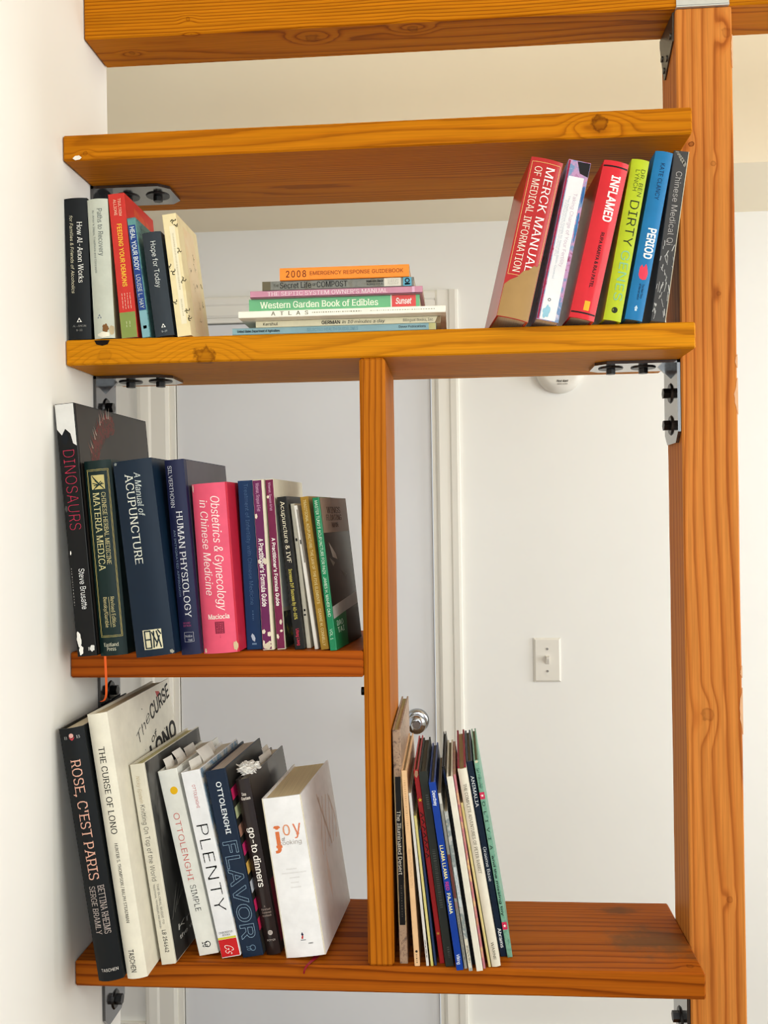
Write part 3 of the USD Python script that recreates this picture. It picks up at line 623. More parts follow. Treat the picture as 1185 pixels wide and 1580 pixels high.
b = Book('bright blue hardback with a pink blot below white capitals', GC, (.8403, -.008, S2), 11.22, .0245, .240, .155, (24, 120, 178), yaw=1.0, pivot='R', hard=True, bulge=.003)
b.T('KATE CLANCY', .07, .285, .52, .25, (14, 62, 108), 'author').T('PERIOD', .455, .635, .62, .46, WHT, bold=True, weight=.02)
b.P([(.690, .30), (.672, .40), (.690, .50), (.665, .62), (.684, .72), (.72, .82), (.755, .76), (.762, .58), (.755, .40), (.735, .30)], (222, 60, 84), name='blot_print')
b.T('The Real Story', .785, .87, .68, .12, (14, 56, 96), 'subtitle').T('of Menstruation', .785, .88, .50, .12, (14, 56, 96), 'subtitle').tri(.925, .5, .12, (190, 216, 230), hole=0).R(.932, .946, .44, .56, (190, 216, 230), name='publisher_mark')
b = Book('dark grey scuffed paperback leaning directly on the post', GC, (.8753, 0.002, S2), 8.64, .0212, .243, .15, (84, 82, 82), pivot='R')
b.T('Chinese Medical Qi', .12, .55, .52, .40, (196, 190, 186), weight=-.02)
rr = random.Random(8)
for k in range(34):
    u = rr.uniform(.52, .95); v = rr.uniform(.08, .92)
    b._front(LineString([(u * .243, v * .0212), ((u + rr.uniform(.01, .06)) * .243, min(.0207, max(.0004, v * .0212 + rr.uniform(-.004, .004))))]).buffer(rr.uniform(.00025, .0006)), plain((196, 194, 190), .7), 'scuff')
for k in range(6):
    b.worn(.003 + .01 * k, .012 + .016 * k, .08 + .12 * k % .7, .35 + .11 * k, (150, 146, 136), 40 + k, name='scuff')
b.R(.0, .999, .945, .99, (206, 196, 170), name='edge_band')

# --- short shelf
b = Book('very tall black dinosaur book with a torn white spine head at the left wall', GM, (.0318, -.048, S3), -4.60, .0285, .363, .288, (26, 26, 28), hard=True, yaw=-2)
b.P([(.002, .02), (.002, .98), (.17, .98), (.16, .80), (.12, .70), (.10, .45), (.125, .25), (.10, .02)], (226, 224, 220), name='torn_patch', lift=.0003, mat=plain((226, 224, 220), .8), label='bare white board where the jacket is torn')
b.worn(.004, .03, .15, .70, (40, 36, 34), 51).worn(.005, .028, .80, .99, (200, 184, 168), 52).worn(.11, .165, .2, .6, (40, 44, 50), 56)
b.T('DINOSAURS', .185, .50, .52, .62, (196, 44, 78), weight=-.035).T('Steve Brusatte', .655, .815, .62, .30, (226, 226, 224), 'author').T('Quercus', .965, .978, .65, .10, WHT, 'publisher')
b.worn(.90, .965, .03, .30, WHT, 53).worn(.955, .995, .10, .36, WHT, 54).worn(.955, .985, .68, .95, (226, 224, 218), 55).worn(.58, .60, .10, .18, WHT, 57).marks(.65, .80, .05, .15, 1, (190, 186, 180), 58, along=False)
b.CP([(0.02, .004), (.999, .004), (.999, .996), (.02, .996)], (66, 58, 52), mat=plain((64, 57, 52), .32, 0, .15, scale=14))
rr = random.Random(12); blob = shapely.union_all([Point(.055 + .075 * q + .008 * rr.random(), .363 - .075 + .052 * math.sin(q * 1.9) + .004 * rr.random()).buffer(.012 + .006 * rr.random(), 6) for q in np.linspace(0, 1, 9)])
b._side(blob, mottled([(66, 44, 40), (120, 44, 40), (84, 62, 50), (140, 54, 46)], 110), 'cover_picture', .00016)
for k in range(16):
    q = k / 15; x0, z0 = .048 + .085 * q, .363 - .070 + .058 * math.sin(q * 1.9)
    a = 2.4 - 1.2 * q + rr.uniform(-.25, .25); l = rr.uniform(.010, .020)
    b._side(Polygon([(x0 - .0012, z0), (x0 + .0012, z0), (x0 + l * math.cos(a), z0 + l * math.sin(a))]), plain(rr.choice([(206, 190, 176), (170, 120, 108), (150, 60, 56)]), .6), 'quill_print', .00030)
b.worn(.40, .43, .05, .2, (90, 90, 88), 59)
b = Book('dark green hardback with gilt double frame beside the tall dinosaur book', GM, (.0629, -.040, S3), -4.31, .0405, .280, .215, (20, 52, 50), hard=True, yaw=-2, bulge=.006)
b.frame(.045, .905, .10, .90, .0006, (196, 180, 110)).frame(.052, .898, .135, .865, .0005, (196, 180, 110)).R(.075, .148, .26, .74, (208, 194, 128), name='emblem')
for k in range(7): b._front(LineString([((.08 + .012 * k) * .28, (.30 + .05 * (k % 3)) * .0415), ((.145 - .006 * k) * .28, (.68 - .04 * (k % 4)) * .0415)]).buffer(.0006), plain((30, 60, 54), .5), 'emblem_line', .0003)
b.T('CHINESE HERBAL MEDICINE', .165, .535, .665, .15, (206, 194, 140), 'subtitle', serif=.05).T('MATERIA MEDICA', .165, .565, .40, .25, (216, 206, 150), serif=.05)
b.T('Revised Edition', .70, .855, .66, .13, (206, 194, 140), 'author', serif=.03).T('Bensky/Gamble', .70, .855, .40, .14, (206, 194, 140), 'author', serif=.03).R(.70, .855, .525, .54, (206, 194, 140), name='border_line')
b.H('Eastland', .943, .20, .74, .13, (216, 214, 190), serif=.03).H('Press', .965, .30, .64, .13, (216, 214, 190), serif=.03)
b = Book('thick navy acupuncture manual with a square seal at the foot of its spine', GM, (.1216, -.058, S3), -6.37, .0565, .278, .205, (16, 42, 66), hard=True, yaw=-2, bulge=.005)
b.T('A Manual of', .065, .285, .62, .15, (206, 212, 206), 'title', serif=.03, shear=.2).T('ACUPUNCTURE', .07, .53, .40, .21, (222, 222, 208), serif=.05)
b.R(.865, .965, .26, .74, (222, 214, 180), name='seal')
for q in (((.872, .31), (.958, .31)), ((.872, .31), (.872, .46)), ((.915, .31), (.915, .46)), ((.958, .31), (.958, .46)), ((.872, .46), (.958, .46)), ((.875, .55), (.955, .52)), ((.88, .50), (.93, .60)), ((.875, .62), (.955, .70)), ((.90, .68), (.95, .58)), ((.87, .66), (.89, .72))):
    b._front(LineString([(a * .278, v * .0565) for a, v in q]).buffer(.0009), plain((30, 50, 60), .5), 'seal_stroke', .0003)
b.worn(.975, .997, .88, .99, (170, 166, 150), 61).worn(.004, .02, .03, .12, (150, 156, 150), 62)
rib = [(.079, -.066, Z3 + .004), (.0795, -.066, Z3 - .010), (.0795, -.0645, Z3 - .035), (.0775, -.060, Z3 - .050), (.072, -.052, Z3 - .060), (.064, -.045, Z3 - .064)]
def strip(pts, w, th=.0006, axis=(1, 0, 0)):
    p = np.array(pts, float); k = len(p); a = np.array(axis, float); w = np.broadcast_to(w, (k,))
    tn = np.gradient(p, axis=0); n = np.cross(tn, a); n /= np.linalg.norm(n, axis=1, keepdims=True)
    v = np.concatenate([p + s * a * w[:, None] / 2 + e * n * th / 2 for s, e in ((-1, -1), (1, -1), (1, 1), (-1, 1))])
    f = []
    for i in range(k - 1):
        for q in range(4):
            r = (q + 1) % 4
            f += [[q * k + i, r * k + i, r * k + i + 1], [q * k + i, r * k + i + 1, q * k + i + 1]]
    f += [[0, 2 * k, k], [0, 3 * k, 2 * k], [k - 1, 2 * k - 1, 3 * k - 1], [k - 1, 3 * k - 1, 4 * k - 1]]
    m = trimesh.Trimesh(v, np.array(f), process=False); m.fix_normals(); return m
from scipy.interpolate import CubicSpline
def curve(pts, n=24):
    p = np.array(pts, float); s = np.r_[0, np.cumsum(np.linalg.norm(np.diff(p, axis=0), axis=1))]
    return CubicSpline(s, p)(np.linspace(0, s[-1], n))
def local_of(x):
    m = np.array(UsdGeom.Xformable(x).GetLocalTransformation()).T
    return np.linalg.inv(m)
def to_local(mesh, x):
    mesh.apply_transform(local_of(x)); return mesh
acu = b
b = Book('navy physiology textbook with violet-grey cover between the navy manual and the pink book', GM, (.1797, -.034, S3), -4.41, .0281, .280, .218, (34, 40, 82), hard=True, yaw=-2, bulge=.003)
b.T('SILVERTHORN', .03, .245, .26, .21, (206, 208, 214), 'author', serif=.05).T('HUMAN PHYSIOLOGY', .265, .81, .56, .32, (220, 220, 222), serif=.05).T('AN INTEGRATED APPROACH', .36, .70, .22, .11, (130, 150, 170), 'subtitle')
b.H('SECOND', .838, .25, .62, .09, (170, 70, 120), name='edition').H('EDITION', .852, .25, .64, .09, (170, 70, 120), name='edition').frame(.885, .935, .25, .74, .0004, (190, 190, 196)).H('Prentice', .905, .30, .66, .12, (190, 190, 196)).H('Hall', .925, .45, .66, .12, (190, 190, 196))
b.CP([(.05, .003), (.998, .003), (.998, .997), (.05, .997)], (92, 84, 98), mat=plain((88, 80, 94), .35, 0, .08))
b = Book('wide faded pink medical hardback in the middle of the short shelf', GM, (.2091, -.022, S3), -3.50, .0520, .245, .195, (226, 84, 112), hard=True, yaw=-2, bulge=.006)
b.T('Obstetrics & Gynecology', .075, .745, .655, .24, (246, 226, 220), shear=.18, serif=.02, weight=-.01).T('in Chinese Medicine', .095, .655, .32, .22, (246, 226, 220), shear=.18, serif=.02, weight=-.01)
b.H('Maciocia', .785, .22, .82, .125, (246, 226, 216), name='author', bold=True, serif=.04).R(.815, .885, .40, .66, (150, 36, 66), name='publisher_mark').marks(.822, .88, .43, .63, 4, (226, 84, 112), 71, w=.0009, along=False)
b.marks(.895, .915, .38, .68, 1, (150, 36, 66), 72, along=False).worn(.93, .995, .86, .99, (214, 190, 150), 73).worn(.002, .05, .01, .06, (226, 206, 190), 74).worn(.965, .998, .03, .10, (226, 196, 170), 76).R(0, 1, .955, .998, (196, 34, 58), name='edge_band')
b.CP([(0, 0), (1, 0), (1, 1), (0, 1)], (200, 36, 60), lift=.00002)
b = Book('plain dark blue paperback just right of the faded pink hardback', GM, (.2633, .016, S3), -2.40, .0230, .250, .18, (18, 62, 112), yaw=-2)
b.T('Treatment of Infertility with Chinese Medicine', .02, .735, .52, .26, (92, 130, 170), weight=-.03).marks(.77, .83, .45, .6, 1, (80, 116, 156), 209, w=.002, along=False)
b.P([(.905, .40), (.92, .32), (.945, .40), (.955, .55), (.935, .60), (.915, .52)], (190, 206, 220), name='publisher_mark').R(.962, .972, .36, .66, (120, 150, 180), name='publisher_mark')
def guide(label, loc, tilt, t, h, d, yaw, seed, heavy):
    b = Book(label, GM, loc, tilt, t, h, d, (222, 214, 188), yaw=yaw)
    v1 = .80 if heavy else .97
    b.R(.004, .995, .03, v1, (120, 38, 96) if heavy else (128, 30, 76), name='spine_print')
    b.T("A Practitioner's Formula Guide", .345, .745, .42 if heavy else .5, .42, WHT, bold=True, lift=.00022).T('Wiseman, Simpson & Felt', .02, .185, .42 if heavy else .5, .30, (216, 170, 200), 'author', lift=.00022)
    for k in range(7 if heavy else 4):
        rr2 = random.Random(seed + k); u = rr2.uniform(.86, .97) if k % 2 == 0 else rr2.uniform(.02, .9)
        b.worn(u, min(.998, u + rr2.uniform(.015, .05)), .03 if k % 3 else .5, .25 + .2 * rr2.random() if k % 3 else .86, (222, 212, 190), seed + k)
    if heavy: b.worn(.955, .997, .05, .85, (218, 206, 180), seed + 30)
    return b
b = guide('badly worn purple formula guide, the left one of the two', (.2883, .010, S3), -2.77, .0167, .251, .20, -2, 80, True)
b = guide('less worn purple formula guide, the right one of the two', (.3086, .016, S3), -3.33, .0121, .252, .20, -3, 90, False)
b.CP([(.03, .78), (.5, .80), (.5, .998), (.03, .998)], (190, 178, 60), mat=mottled([(200, 186, 66), (60, 70, 40), (30, 30, 26)], 60), label='yellow and black picture at the foot of the cover')
b.CP([(.03, .15), (.7, .15), (.7, .76), (.03, .76)], (206, 212, 206))
b = Book('black paperback with cream and yellow lettering right of the purple formula guides', GM, (.3353, .014, S3), -6.11, .0143, .226, .16, (36, 34, 32), yaw=-3.5)
b.T('Acupuncture & IVF', .03, .435, .52, .44, CRM, serif=.03).T('Increase IVF Success By 40-60%', .475, .805, .50, .34, (196, 184, 84), 'subtitle', bold=True).T('Lifang Liang', .865, .975, .50, .30, (190, 40, 70), 'author', bold=True)
b = Book('thin white stapled booklet, first after the black paperback', GM, (.3508, .028, S3), -5.87, .0064, .216, .15, (228, 220, 200), yaw=-4, page=(236, 230, 214))
b.R(.24, .26, .3, .7, (30, 28, 26), name='staple_mark').R(.73, .745, .3, .7, (30, 28, 26), name='staple_mark').R(.765, .775, .2, .7, (30, 28, 26), name='staple_mark')
b = Book('thin white booklet with a greyish edge, leaning against the gold paperback', GM, (.3642, .017, S3), -7.74, .0057, .214, .15, (230, 226, 218), yaw=-4.5, page=(236, 230, 214))
b.R(.03, .40, .62, .92, (150, 144, 134), name='edge_band').R(.24, .27, .3, .6, (80, 76, 70), name='staple_mark')
b = Book('gold spine acupuncture paperback second from the divider', GM, (.3744, .010, S3), -7.19, .0124, .226, .15, (168, 128, 38), yaw=-5.5)
b.T('TRADITIONAL ACUPUNCTURE: THE LAW OF THE FIVE ELEMENTS', .02, .70, .50, .34, (222, 206, 150)).T('DIANNE M. CONNELLY', .735, .975, .50, .34, (222, 206, 150), 'author')
b = Book('green spine paperback with a dark photographic cover, nearest the divider', GM, (.3890, .002, S3), -6.07, .0099, .224, .155, (26, 140, 92), yaw=-8.0, rough=.25)
b.T("MASTER TUNG'S ACUPUNCTURE FOR PAIN", .02, .50, .52, .46, (206, 226, 206)).T('JAMES H. MAHER OMD', .52, .78, .52, .44, (206, 226, 206), 'author').T('VOL 1', .86, .93, .5, .42, (190, 220, 196), 'volume')
b.CP([(.03, .002), (.998, .002), (.998, .235), (.03, .235)], (150, 126, 108), name='cover_panel').CT('WINGS', .22, .72, .085, .045, (84, 62, 52), serif=.05).CT('FLOATING', .18, .74, .135, .04, (84, 62, 52), serif=.05).CT('MAN', .35, .58, .185, .035, (84, 62, 52), serif=.05)
b.CP([(.03, .235), (.998, .235), (.998, .67), (.03, .72)], (30, 24, 22), name='cover_picture', mat=mottled([(24, 20, 20), (34, 28, 26), (58, 44, 38)], 30, .3))
b.CP([(.16, .30), (.36, .38), (.40, .42), (.24, .40)], (170, 160, 150), name='picture_highlight', lift=.0002).CP([(.12, .40), (.3, .44), (.22, .46)], (120, 110, 100), name='picture_highlight', lift=.0002).CP([(.5, .5), (.7, .53), (.62, .55)], (90, 84, 78), name='picture_highlight', lift=.0002)
b.CP([(.03, .72), (.998, .67), (.998, .755), (.5, .775), (.03, .80)], (176, 172, 166), name='cover_band').CP([(.03, .80), (.5, .775), (.45, .998), (.03, .998)], (24, 120, 70), name='cover_panel').CP([(.5, .775), (.998, .755), (.998, .998), (.45, .998)], (22, 34, 28), name='cover_panel')
b.CT('DAO', .12, .34, .835, .035, (190, 210, 190)).CT('TAI', .12, .36, .88, .035, (190, 210, 190))
obj('ribbon', to_local(strip(curve(rib), .0032), acu.x), plain((226, 92, 30), .6), acu.x, label='orange bookmark ribbon hanging below the shelf')

# --- lowest shelf, left of the divider
b = Book('large black photography book leaning on the left wall, pink and white title', GK, (.0600, -.058, S4), -8.45, .0365, .360, .27, (24, 30, 34), hard=True, bulge=.006, rough=.5)
b.H('B', .037, .20, .33, .12, (170, 170, 166), name='emblem_letter', serif=.05).H('B', .037, .70, .83, .12, (170, 170, 166), name='emblem_letter', serif=.05).disc(.030, .51, .09, (222, 170, 160), name='emblem').P([(.036, .40), (.045, .46), (.05, .52), (.045, .58), (.036, .63), (.042, .52)], (196, 60, 70), name='emblem')
b.T("ROSE, C'EST PARIS", .125, .60, .52, .40, (222, 170, 148), serif=.06).T('BETTINA RHEIMS', .625, .815, .72, .24, (190, 176, 168), 'author', serif=.05).T('SERGE BRAMLY', .625, .815, .38, .24, (190, 176, 168), 'author', serif=.05).H('TASCHEN', .957, .22, .88, .12, (214, 210, 202))
b = Book('tall white art book with brush-lettered black cover beside the black photography book', GK, (.0990, -.050, S4), -8.20, .0295, .379, .27, (230, 224, 206), yaw=-1.3, hard=True, bulge=.004, page=(206, 190, 156))
b.T('THE CURSE OF LONO', .125, .455, .50, .30, (60, 56, 50), serif=.05, weight=-.02).T('HUNTER S. THOMPSON / RALPH STEADMAN', .49, .79, .50, .15, (96, 90, 80), 'author', serif=.04).T('TASCHEN', .89, .975, .42, .26, (50, 48, 44), 'publisher')
INK = (34, 30, 28)
b.CT('The', .34, .60, .175, .045, INK, rot=24, shear=.35, weight=-.03).CT('CURSE', .60, .97, .10, .058, INK, rot=12, shear=.15, weight=.02).CT('of', .56, .66, .205, .028, INK, rot=14, shear=.3).CT('LONO', .52, 1.0, .262, .07, INK, rot=8, bold=True, weight=.02)
rr = random.Random(3)
for k in range(12): b._side(Point(rr.uniform(.08, .25), .379 - rr.uniform(.02, .14)).buffer(rr.uniform(.0004, .0013), 5), plain(INK, .6), 'ink_spot', .0002)
b.CP([(.74, .022), (.80, .03), (.82, .045), (.76, .05)], (196, 60, 60), name='red_ink_blot')
b = Book('slim cream knitting book with a dark grey cover', GK, (.1349, -.008, S4), -8.73, .0217, .295, .24, (226, 220, 202), yaw=-4, hard=True, page=(196, 188, 140))
b.T('Nicky Epstein', .06, .195, .44, .26, (206, 190, 160), 'author', shear=.2).T('Knitting On Top of the World', .205, .585, .46, .34, (110, 106, 96), weight=-.02).T('THE GLOBAL GUIDE TO', .60, .80, .62, .13, (150, 146, 136), 'subtitle').T('TRADITIONS, TECHNIQUES AND DESIGN', .60, .82, .36, .11, (150, 146, 136), 'subtitle').T('LB 254642', .83, .94, .55, .28, (80, 78, 74), 'shelf_mark')
b.CP([(.02, .002), (.998, .002), (.998, .998), (.02, .998)], (74, 74, 72), mat=mottled([(120, 118, 114), (66, 66, 64), (44, 44, 44)], 16, .35, (1, 1, .35)))
b.CT('Knit', .12, .48, .865, .028, (196, 194, 188), shear=.3, weight=-.02).CT('the world', .12, .52, .915, .02, (196, 194, 188), shear=.2)
for k in range(7): b._side(LineString([((.06 + .05 * k) * .24, .295 * (.20 + .02 * k)), ((.20 + .05 * k) * .24, .295 * (.34 - .015 * k))]).buffer(.0006), plain((120, 118, 112), .6), 'cover_line', .0002)
b = Book('white cookbook with a yellow spot at the head of its spine', GK, (.1829, .022, S4), -12.60, .0305, .280, .195, (232, 232, 224), yaw=-4, hard=True, page=(224, 216, 200))
b.disc(.115, .62, .19, (236, 184, 20)).T('OTTOLENGHI', .235, .60, .46, .30, (206, 92, 84), 'author', weight=-.02).T('SIMPLE', .625, .765, .48, .30, (44, 44, 42), weight=-.02).disc(.945, .56, .15, (60, 60, 60), ring=.035).T('10', .930, .958, .42, .26, (60, 60, 60), 'publisher_mark')
simple = b
b = Book('white cookbook with large black capitals and a red square at the foot', GK, (.2185, .016, S4), -12.23, .0294, .280, .19, (234, 234, 236), yaw=-4, hard=True, page=(224, 216, 200))
b.T('OTTOLENGHI', .075, .20, .52, .16, (206, 130, 130), 'author').T('PLENTY', .29, .755, .50, .62, (28, 28, 28), weight=-.03).H('CHRONICLE', .868, .14, .86, .10, (150, 150, 150)).H('BOOKS', .882, .30, .70, .10, (150, 150, 150)).R(.893, .904, .02, .98, (214, 206, 70), name='border_line').R(.905, .996, .02, .98, (206, 28, 34)).T('Gs', .93, .975, .50, .46, WHT, 'monogram', shear=.4, weight=-.02)
b.CP([(.02, .003), (.998, .003), (.998, .997), (.02, .997)], (170, 180, 190), mat=mottled([(196, 206, 212), (120, 150, 176), (206, 200, 190), (140, 90, 60)], 30))
plenty = b
b = Book('navy cookbook with big outlined capitals', GK, (.2494, .019, S4), -11.19, .0318, .280, .19, (26, 48, 76), yaw=-4, hard=True, page=(196, 184, 172))
b.T('OTTOLENGHI', .065, .345, .54, .24, (226, 230, 232), 'author', bold=True).O('FLAVOR', .385, .905, .50, .66, (140, 168, 190), .022, weight=.02).disc(.955, .58, .14, (110, 140, 165), ring=.03).T('10', .942, .966, .40, .22, (110, 140, 165), 'publisher_mark')
b.CP([(.02, .003), (.998, .003), (.998, .997), (.02, .997)], (52, 50, 46), mat=plain((60, 57, 52), .35))
for k, c in enumerate([(206, 40, 96), (190, 196, 150), (180, 130, 110), (206, 50, 110), (226, 180, 90), (196, 200, 210), (206, 40, 96), (190, 40, 80)]): b.CP([(.03, .12 + .10 * k), (.25, .11 + .10 * k), (.28, .17 + .10 * k), (.03, .18 + .10 * k)], c, name='cover_picture', lift=.0002)
b = Book('narrow dark brown cookbook titled go-to dinners with crumpled tissue on its head', GK, (.2832, .031, S4), -9.78, .0217, .263, .20, (54, 40, 38), yaw=-4, hard=True, page=(206, 196, 178), rough=.3, coat=.3, bulge=.003)
b.H('Ina', .083, .30, .62, .20, (226, 216, 206), name='author', bold=True, serif=.03).H('Garten', .108, .20, .86, .20, (226, 216, 206), name='author', bold=True, serif=.03).T('go-to dinners', .275, .615, .56, .46, (236, 230, 222), bold=True, serif=.03)
for q, w_ in enumerate(('A', 'Barefoot', 'Contessa', 'cookbook')): b.H(w_, .725 + .0175 * q, .46 if q == 0 else .22, .54 if q == 0 else .86, .14, (170, 150, 140), name='subtitle')
b.disc(.875, .56, .17, (190, 180, 172), name='publisher_mark').disc(.875, .56, .09, (90, 76, 70), name='publisher_mark').H('POTTER', .918, .24, .82, .12, (190, 180, 172))
b.CP([(.02, .003), (.5, .003), (.5, .997), (.02, .997)], (60, 50, 46)).CP([(.05, .60), (.14, .60), (.14, .95), (.05, .95)], (150, 40, 60), lift=.0002)
goto = b
b = Book('very thick white cookbook at the right end of its row, orange title', GK, (.3145, .021, S4), -8.35, .0603, .237, .195, (238, 237, 238), yaw=-4.3, hard=True, bulge=.002, page=(214, 196, 158))
b.H('j', .245, .16, .36, .50, (222, 120, 70), name='title_letter', bold=True, serif=.04).H('o', .195, .42, .60, .36, (226, 150, 110), name='title_letter', serif=.02).H('y', .195, .68, .88, .36, (222, 130, 96), name='title_letter', serif=.03)
b.H('of', .262, .36, .44, .09, (140, 130, 124), name='title').H('cooking', .285, .28, .84, .11, (170, 156, 146), name='title', weight=-.02)
for k, (u, v0, v1) in enumerate(((.45, .35, .62), (.475, .22, .84), (.505, .40, .66), (.535, .42, .62), (.565, .40, .66))):
    b._front(sbox((u - .004) * b.h, v0 * b.t, (u + .004) * b.h, v1 * b.t), plain((226, 224, 224), .5), 'small_print')
b.P([(.875, .50), (.86, .47), (.845, .50), (.862, .53)], (60, 60, 90), name='flame_mark').P([(.885, .46), (.865, .49), (.872, .52), (.89, .50)], (196, 60, 60), name='flame_mark').R(.893, .897, .44, .57, (120, 120, 126), name='flame_mark').H('SCRIBNER', .918, .62, .74, .03, (150, 150, 150))
rr = random.Random(4)
for k in range(8):
    x = .085 + .012 * k; b._side(LineString([(x + .012 * math.sin(q * 3 + k), .155 + .055 * q - .004 * k) for q in np.linspace(-.6 + .06 * k, 1, 10)]).buffer(.0016), plain((232, 212, 196), .5), 'whisk_print', .0002)
b.CP([(.40, .66), (.46, .50), (.50, .66), (.46, .80)], (234, 216, 204), name='whisk_print')
b.R(0, 1, .0, .03, (222, 212, 190), name='edge_band').R(0, 1, .97, 1.0, (222, 212, 190), name='edge_band')
joy = b
rp = curve([(.3620, .060, Z4 + .0012), (.360, .030, Z4 + .0012), (.352, .006, Z4 + .0014), (.3475, -.0018, Z4 - .001), (.344, -.0024, Z4 - .011)], 20)
obj('ribbon', to_local(strip(rp, np.linspace(.012, .002, 20)), joy.x), plain((150, 16, 40), .45), joy.x, label='dark red ribbon marker trailing over the shelf edge')
# paper slips between leaves
def slip(bk, x, y, w, out, rz, rx, rgb=(228, 222, 212)):
    m = box(-w / 2, w / 2, -.0002, .0002, -.02, out); p = m.subdivide_to_size(.006); v = p.vertices
    v[:, 1] += .25 * np.maximum(v[:, 2], 0) ** 2 / .02
    p.apply_transform(trimesh.transformations.euler_matrix(math.radians(rx), 0, math.radians(rz))); p.apply_translation((x, y, bk.h - .003))
    obj('bookmark_slip', p, plain(rgb, .85), bk.x)
slip(simple, .009, .030, .026, .016, 82, 4); slip(simple, .017, .060, .030, .020, 86, -6); slip(simple, .022, .040, .016, .010, 78, 10, (206, 196, 184)); slip(simple, .013, .11, .04, .014, 88, 3)
slip(plenty, .012, .035, .034, .014, 80, 6); slip(plenty, .019, .075, .04, .022, 84, -8); slip(plenty, .008, .12, .03, .018, 88, 5)
slip(goto, .010, .06, .03, .014, 86, -5); slip(goto, .014, .12, .05, .012, 84, 6); slip(goto, .008, .15, .03, .016, 88, 3)

# crumpled tissue on the head of the brown cookbook
ts = trimesh.creation.icosphere(4); v = ts.vertices
nz = np.abs(meshkit.fbm(v * 2.6, 3, 4) - .5) * 2
v *= (0.72 + 0.75 * nz)[:, None]; v += (np.stack([meshkit.noise(v * 4.0 + 7 * k, 9 + k) for k in range(3)], 1) - .5) * .45
v *= np.array([.0175, .0195, .0095]); v[:, 2] -= v[:, 2].min(); v[:, 2] = np.maximum(v[:, 2], .0006)
ts.vertices = v - np.array([0, 0, .0006])
tis = thing('crumpled_tissue', 'crumpled white tissue on top of the narrow brown cookbook', 'tissue', (.2575, .050, Z4 + .2645), ry=-9.78)
obj('wad', ts, plain((232, 228, 222), .9), tis, smooth=40)

# --- lowest shelf, right of the divider
def kid(label, X, Y, tilt, t, h, d, cover, **kw):
    kw.setdefault('page', (176, 160, 132)); kw.setdefault('hard', True)
    return Book(label, GS, (X, Y, S4), tilt, t, h, d, cover, **kw)
b = kid('tall thin book with speckled stone ends against the divider', .4832, .011, -1.05, .0117, .340, .255, mottled([(150, 122, 104), (178, 148, 122), (120, 96, 84)], 120), page=(190, 176, 130))
b.R(.20, .835, .15, .85, (22, 22, 24)).T('The Illuminated Desert', .345, .62, .48, .48, (214, 208, 196), serif=.03).marks(.665, .80, .4, .6, 1, (90, 84, 76), 208, w=.0016, along=False).R(.19, .84, .02, .10, (160, 140, 90), name='edge_band').R(.19, .84, .90, .985, (170, 150, 100), name='edge_band')
b = kid('peach spine picture book second from the divider', .5049, .004, -3.07, .0078, .283, .235, (228, 186, 140))
b.marks(.05, .30, .3, .7, 1, (206, 164, 120), 203, w=.0022, along=False).disc(.925, .55, .22, (70, 60, 50)).marks(.94, .985, .3, .7, 1, (120, 100, 76), 204, w=.0018, along=False).marks(.4, .6, .3, .8, 2, (210, 168, 124), 110)
b = kid('very thin white booklet right of the peach spine', .5218, .005, -5.04, .0040, .251, .20, (216, 212, 206), hard=False)
b.marks(.85, .95, .3, .7, 1, (110, 108, 104), 111, w=.0007)
kid('very thin yellow booklet among the picture books', .5284, .005, -5.59, .0037, .218, .20, mottled([(206, 196, 90), (214, 200, 130), (196, 190, 70)], 40), hard=False)
kid('very thin dark blue booklet beside the yellow one', .5336, .007, -5.87, .0033, .197, .20, (52, 70, 110), hard=False)
b = kid('narrow red picture book with small gold stars', .5411, .013, -6.93, .0074, .283, .215, (176, 34, 38), page=(110, 84, 60))
b.star(.155, .55, .45, (230, 180, 50)).star(.845, .5, .40, (206, 150, 60)).worn(.0, .04, .1, .9, (196, 150, 120), 113)
for k in range(7): b._front(LineString([((.22 + .035 * k) * .283, .0018 + .001 * (k % 2)), ((.235 + .035 * k) * .283, .0056), ((.243 + .035 * k) * .283, .002 + .002 * (k % 3) / 2)]).buffer(.0007), plain((70, 16, 20), .5), 'title_stroke')
b = kid('wide charcoal-green spine book with faint grey lettering', .5497, .004, -7.05, .0122, .283, .21, (56, 60, 54), hard=True, rough=.6, page=(84, 80, 70))
b.marks(.12, .19, .45, .75, 1, (96, 100, 94), 205, w=.004, along=False).marks(.40, .70, .3, .7, 1, (90, 94, 88), 206, w=.0045, along=False).marks(.90, .955, .45, .75, 1, (96, 100, 94), 207, w=.003, along=False)
b = kid('bright cobalt blue picture book with a pale title and one pink word', .5655, -.007, -7.63, .0099, .271, .235, (16, 62, 160), page=(96, 92, 84))
b.T('Dewdney', .045, .125, .56, .50, (216, 222, 232), 'author', bold=True).T('LLAMA LLAMA', .335, .515, .48, .48, (236, 222, 150), bold=True).T('RED', .53, .575, .48, .48, (206, 60, 140), bold=True).T('PAJAMA', .59, .70, .48, .48, (230, 228, 180), bold=True).T('Viking', .915, .968, .52, .46, (206, 214, 228), 'publisher', bold=True)
b = kid('thin grey-white booklet with a reddish patch, right of the cobalt blue book', .5766, -.001, -7.73, .0046, .254, .20, (190, 186, 172), hard=False)
b.R(.35, .60, .1, .9, (150, 84, 74)).R(.0, .06, .1, .9, (226, 222, 210)).R(.62, .66, .1, .9, (190, 150, 140)).marks(.66, .95, .3, .7, 1, (120, 120, 114), 115)
b = kid('thin stone-grey picture booklet shorter than its neighbours, left of the black spine', .5830, -.008, -8.00, .0054, .230, .20, mottled([(176, 172, 160), (190, 190, 186), (140, 150, 150), (196, 190, 170)], 60), hard=False)
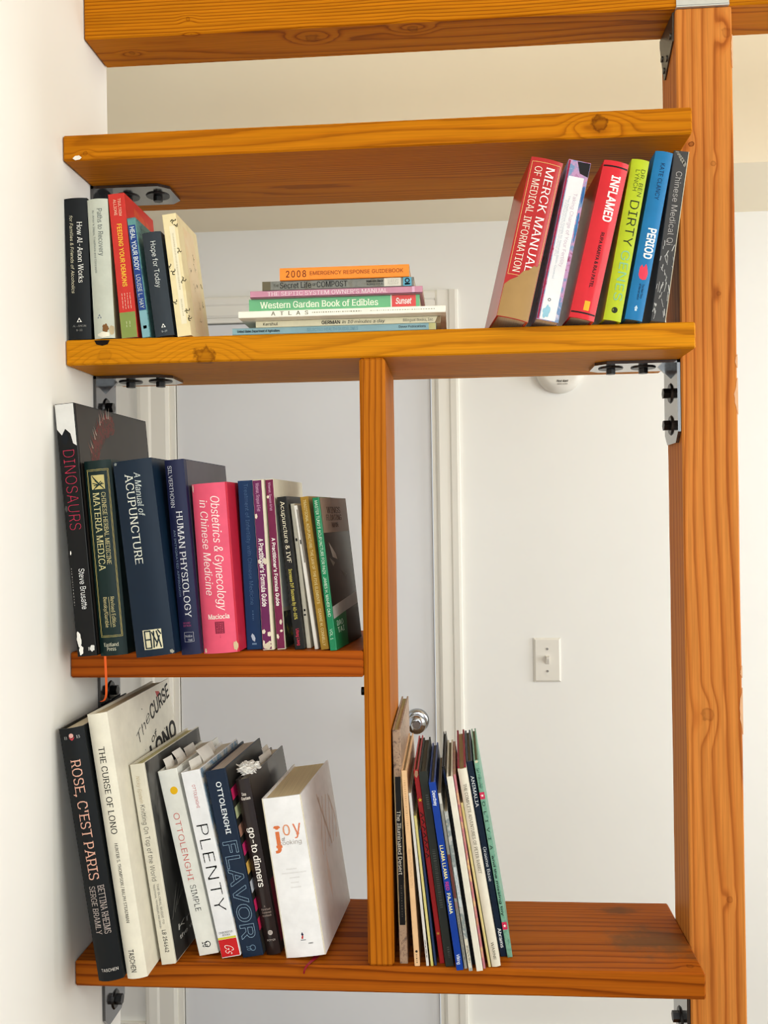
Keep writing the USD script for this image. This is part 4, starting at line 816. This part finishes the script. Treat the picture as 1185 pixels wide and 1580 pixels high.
b.R(.35, .60, .15, .85, (196, 204, 206)).marks(.40, .55, .3, .7, 1, (140, 150, 160), 116).R(.80, .98, .1, .9, (214, 206, 186)).marks(.84, .95, .3, .8, 2, (130, 124, 110), 117)
b = kid('thin black spine picture book sunk between paler neighbours', .5889, .012, -8.01, .0045, .290, .22, (24, 24, 28), page=(96, 92, 84))
b.worn(.02, .10, .1, .9, (30, 46, 90), 118, name='cover_patch')
kid('off-white plain spine picture book right of the thin black one', .5941, -.008, -7.98, .0090, .280, .22, (226, 220, 204), page=(120, 112, 92))
kid('very thin pinkish booklet left of a cream hardback', .6039, .000, -7.97, .0032, .281, .20, mottled([(206, 150, 110), (196, 120, 130), (226, 190, 130)], 50), hard=False)
kid('very thin straw-coloured booklet touching the cream hardback', .6114, .005, -8.88, .0037, .239, .20, mottled([(206, 190, 120), (222, 206, 150)], 50), hard=False)
b = kid('cream hardback with crimson boards and grey-brown capitals among the picture books', .6164, .007, -9.03, .0127, .288, .235, (222, 214, 196), page=(176, 150, 110), bulge=.002)
b.T('THE COMPLETE ADVENTURES OF PETER RABBIT', .075, .53, .52, .36, (128, 116, 96), serif=.05).T('WARNE', .875, .965, .50, .30, (120, 110, 92), 'publisher', serif=.04)
PR = b
cr = plain((150, 30, 52), .6)
for x in (.0002, .0127 - .0030): obj('board_edge', box(x, x + .0028, .004, .234, .2882, .2906), cr, PR.x, label='crimson board showing above the cream jacket')
b = kid('deep navy picture book second from the right end of the picture books', .6304, .038, -9.11, .0091, .291, .20, (16, 40, 66), page=(110, 104, 88))
b.T('ANIMALIA', .075, .235, .52, .52, (226, 228, 228), serif=.04).T('Graeme Base', .44, .615, .50, .50, (214, 218, 222), 'author', serif=.03).T('Abrams', .855, .955, .56, .52, (222, 224, 226), 'publisher', serif=.03, bold=True)
b = kid('sage green spine picture book at the right end of the picture books', .6403, .036, -8.87, .0075, .293, .205, mottled([(112, 166, 142), (128, 178, 154), (104, 156, 134)], 150), page=(130, 124, 96))
b.T('Ian Falconer', .04, .145, .5, .40, (60, 96, 80), 'author').R(.163, .198, .02, .98, (206, 46, 84)).star(.18, .5, .34, WHT).T('OLIVIA', .21, .455, .52, .52, (24, 52, 44), space=.9).T('and the missing toy', .485, .79, .52, .40, (34, 66, 56), 'subtitle', bold=True).R(.822, .860, .02, .98, (206, 46, 84)).star(.841, .5, .34, WHT)
b.worn(.0, .015, .1, .9, (206, 200, 170), 119)

# print on the round alarm
def alarm_text(s, x0, x1, z, cap, **kw):
    m = tri_poly(fit(s, x0, x1, z, cap, **kw), .0004)
    m.vertices = np.stack([m.vertices[:, 0], -.0357 - m.vertices[:, 2], m.vertices[:, 1]], 1); return m
obj('lettering', alarm_text('First Alert', -.012, .018, -.036, .0058, shear=.2, bold=True), plain((90, 84, 78), .6), al)
obj('lettering', alarm_text('SMOKE ALARM', -.011, .017, -.044, .003), plain((150, 144, 136), .6), al)
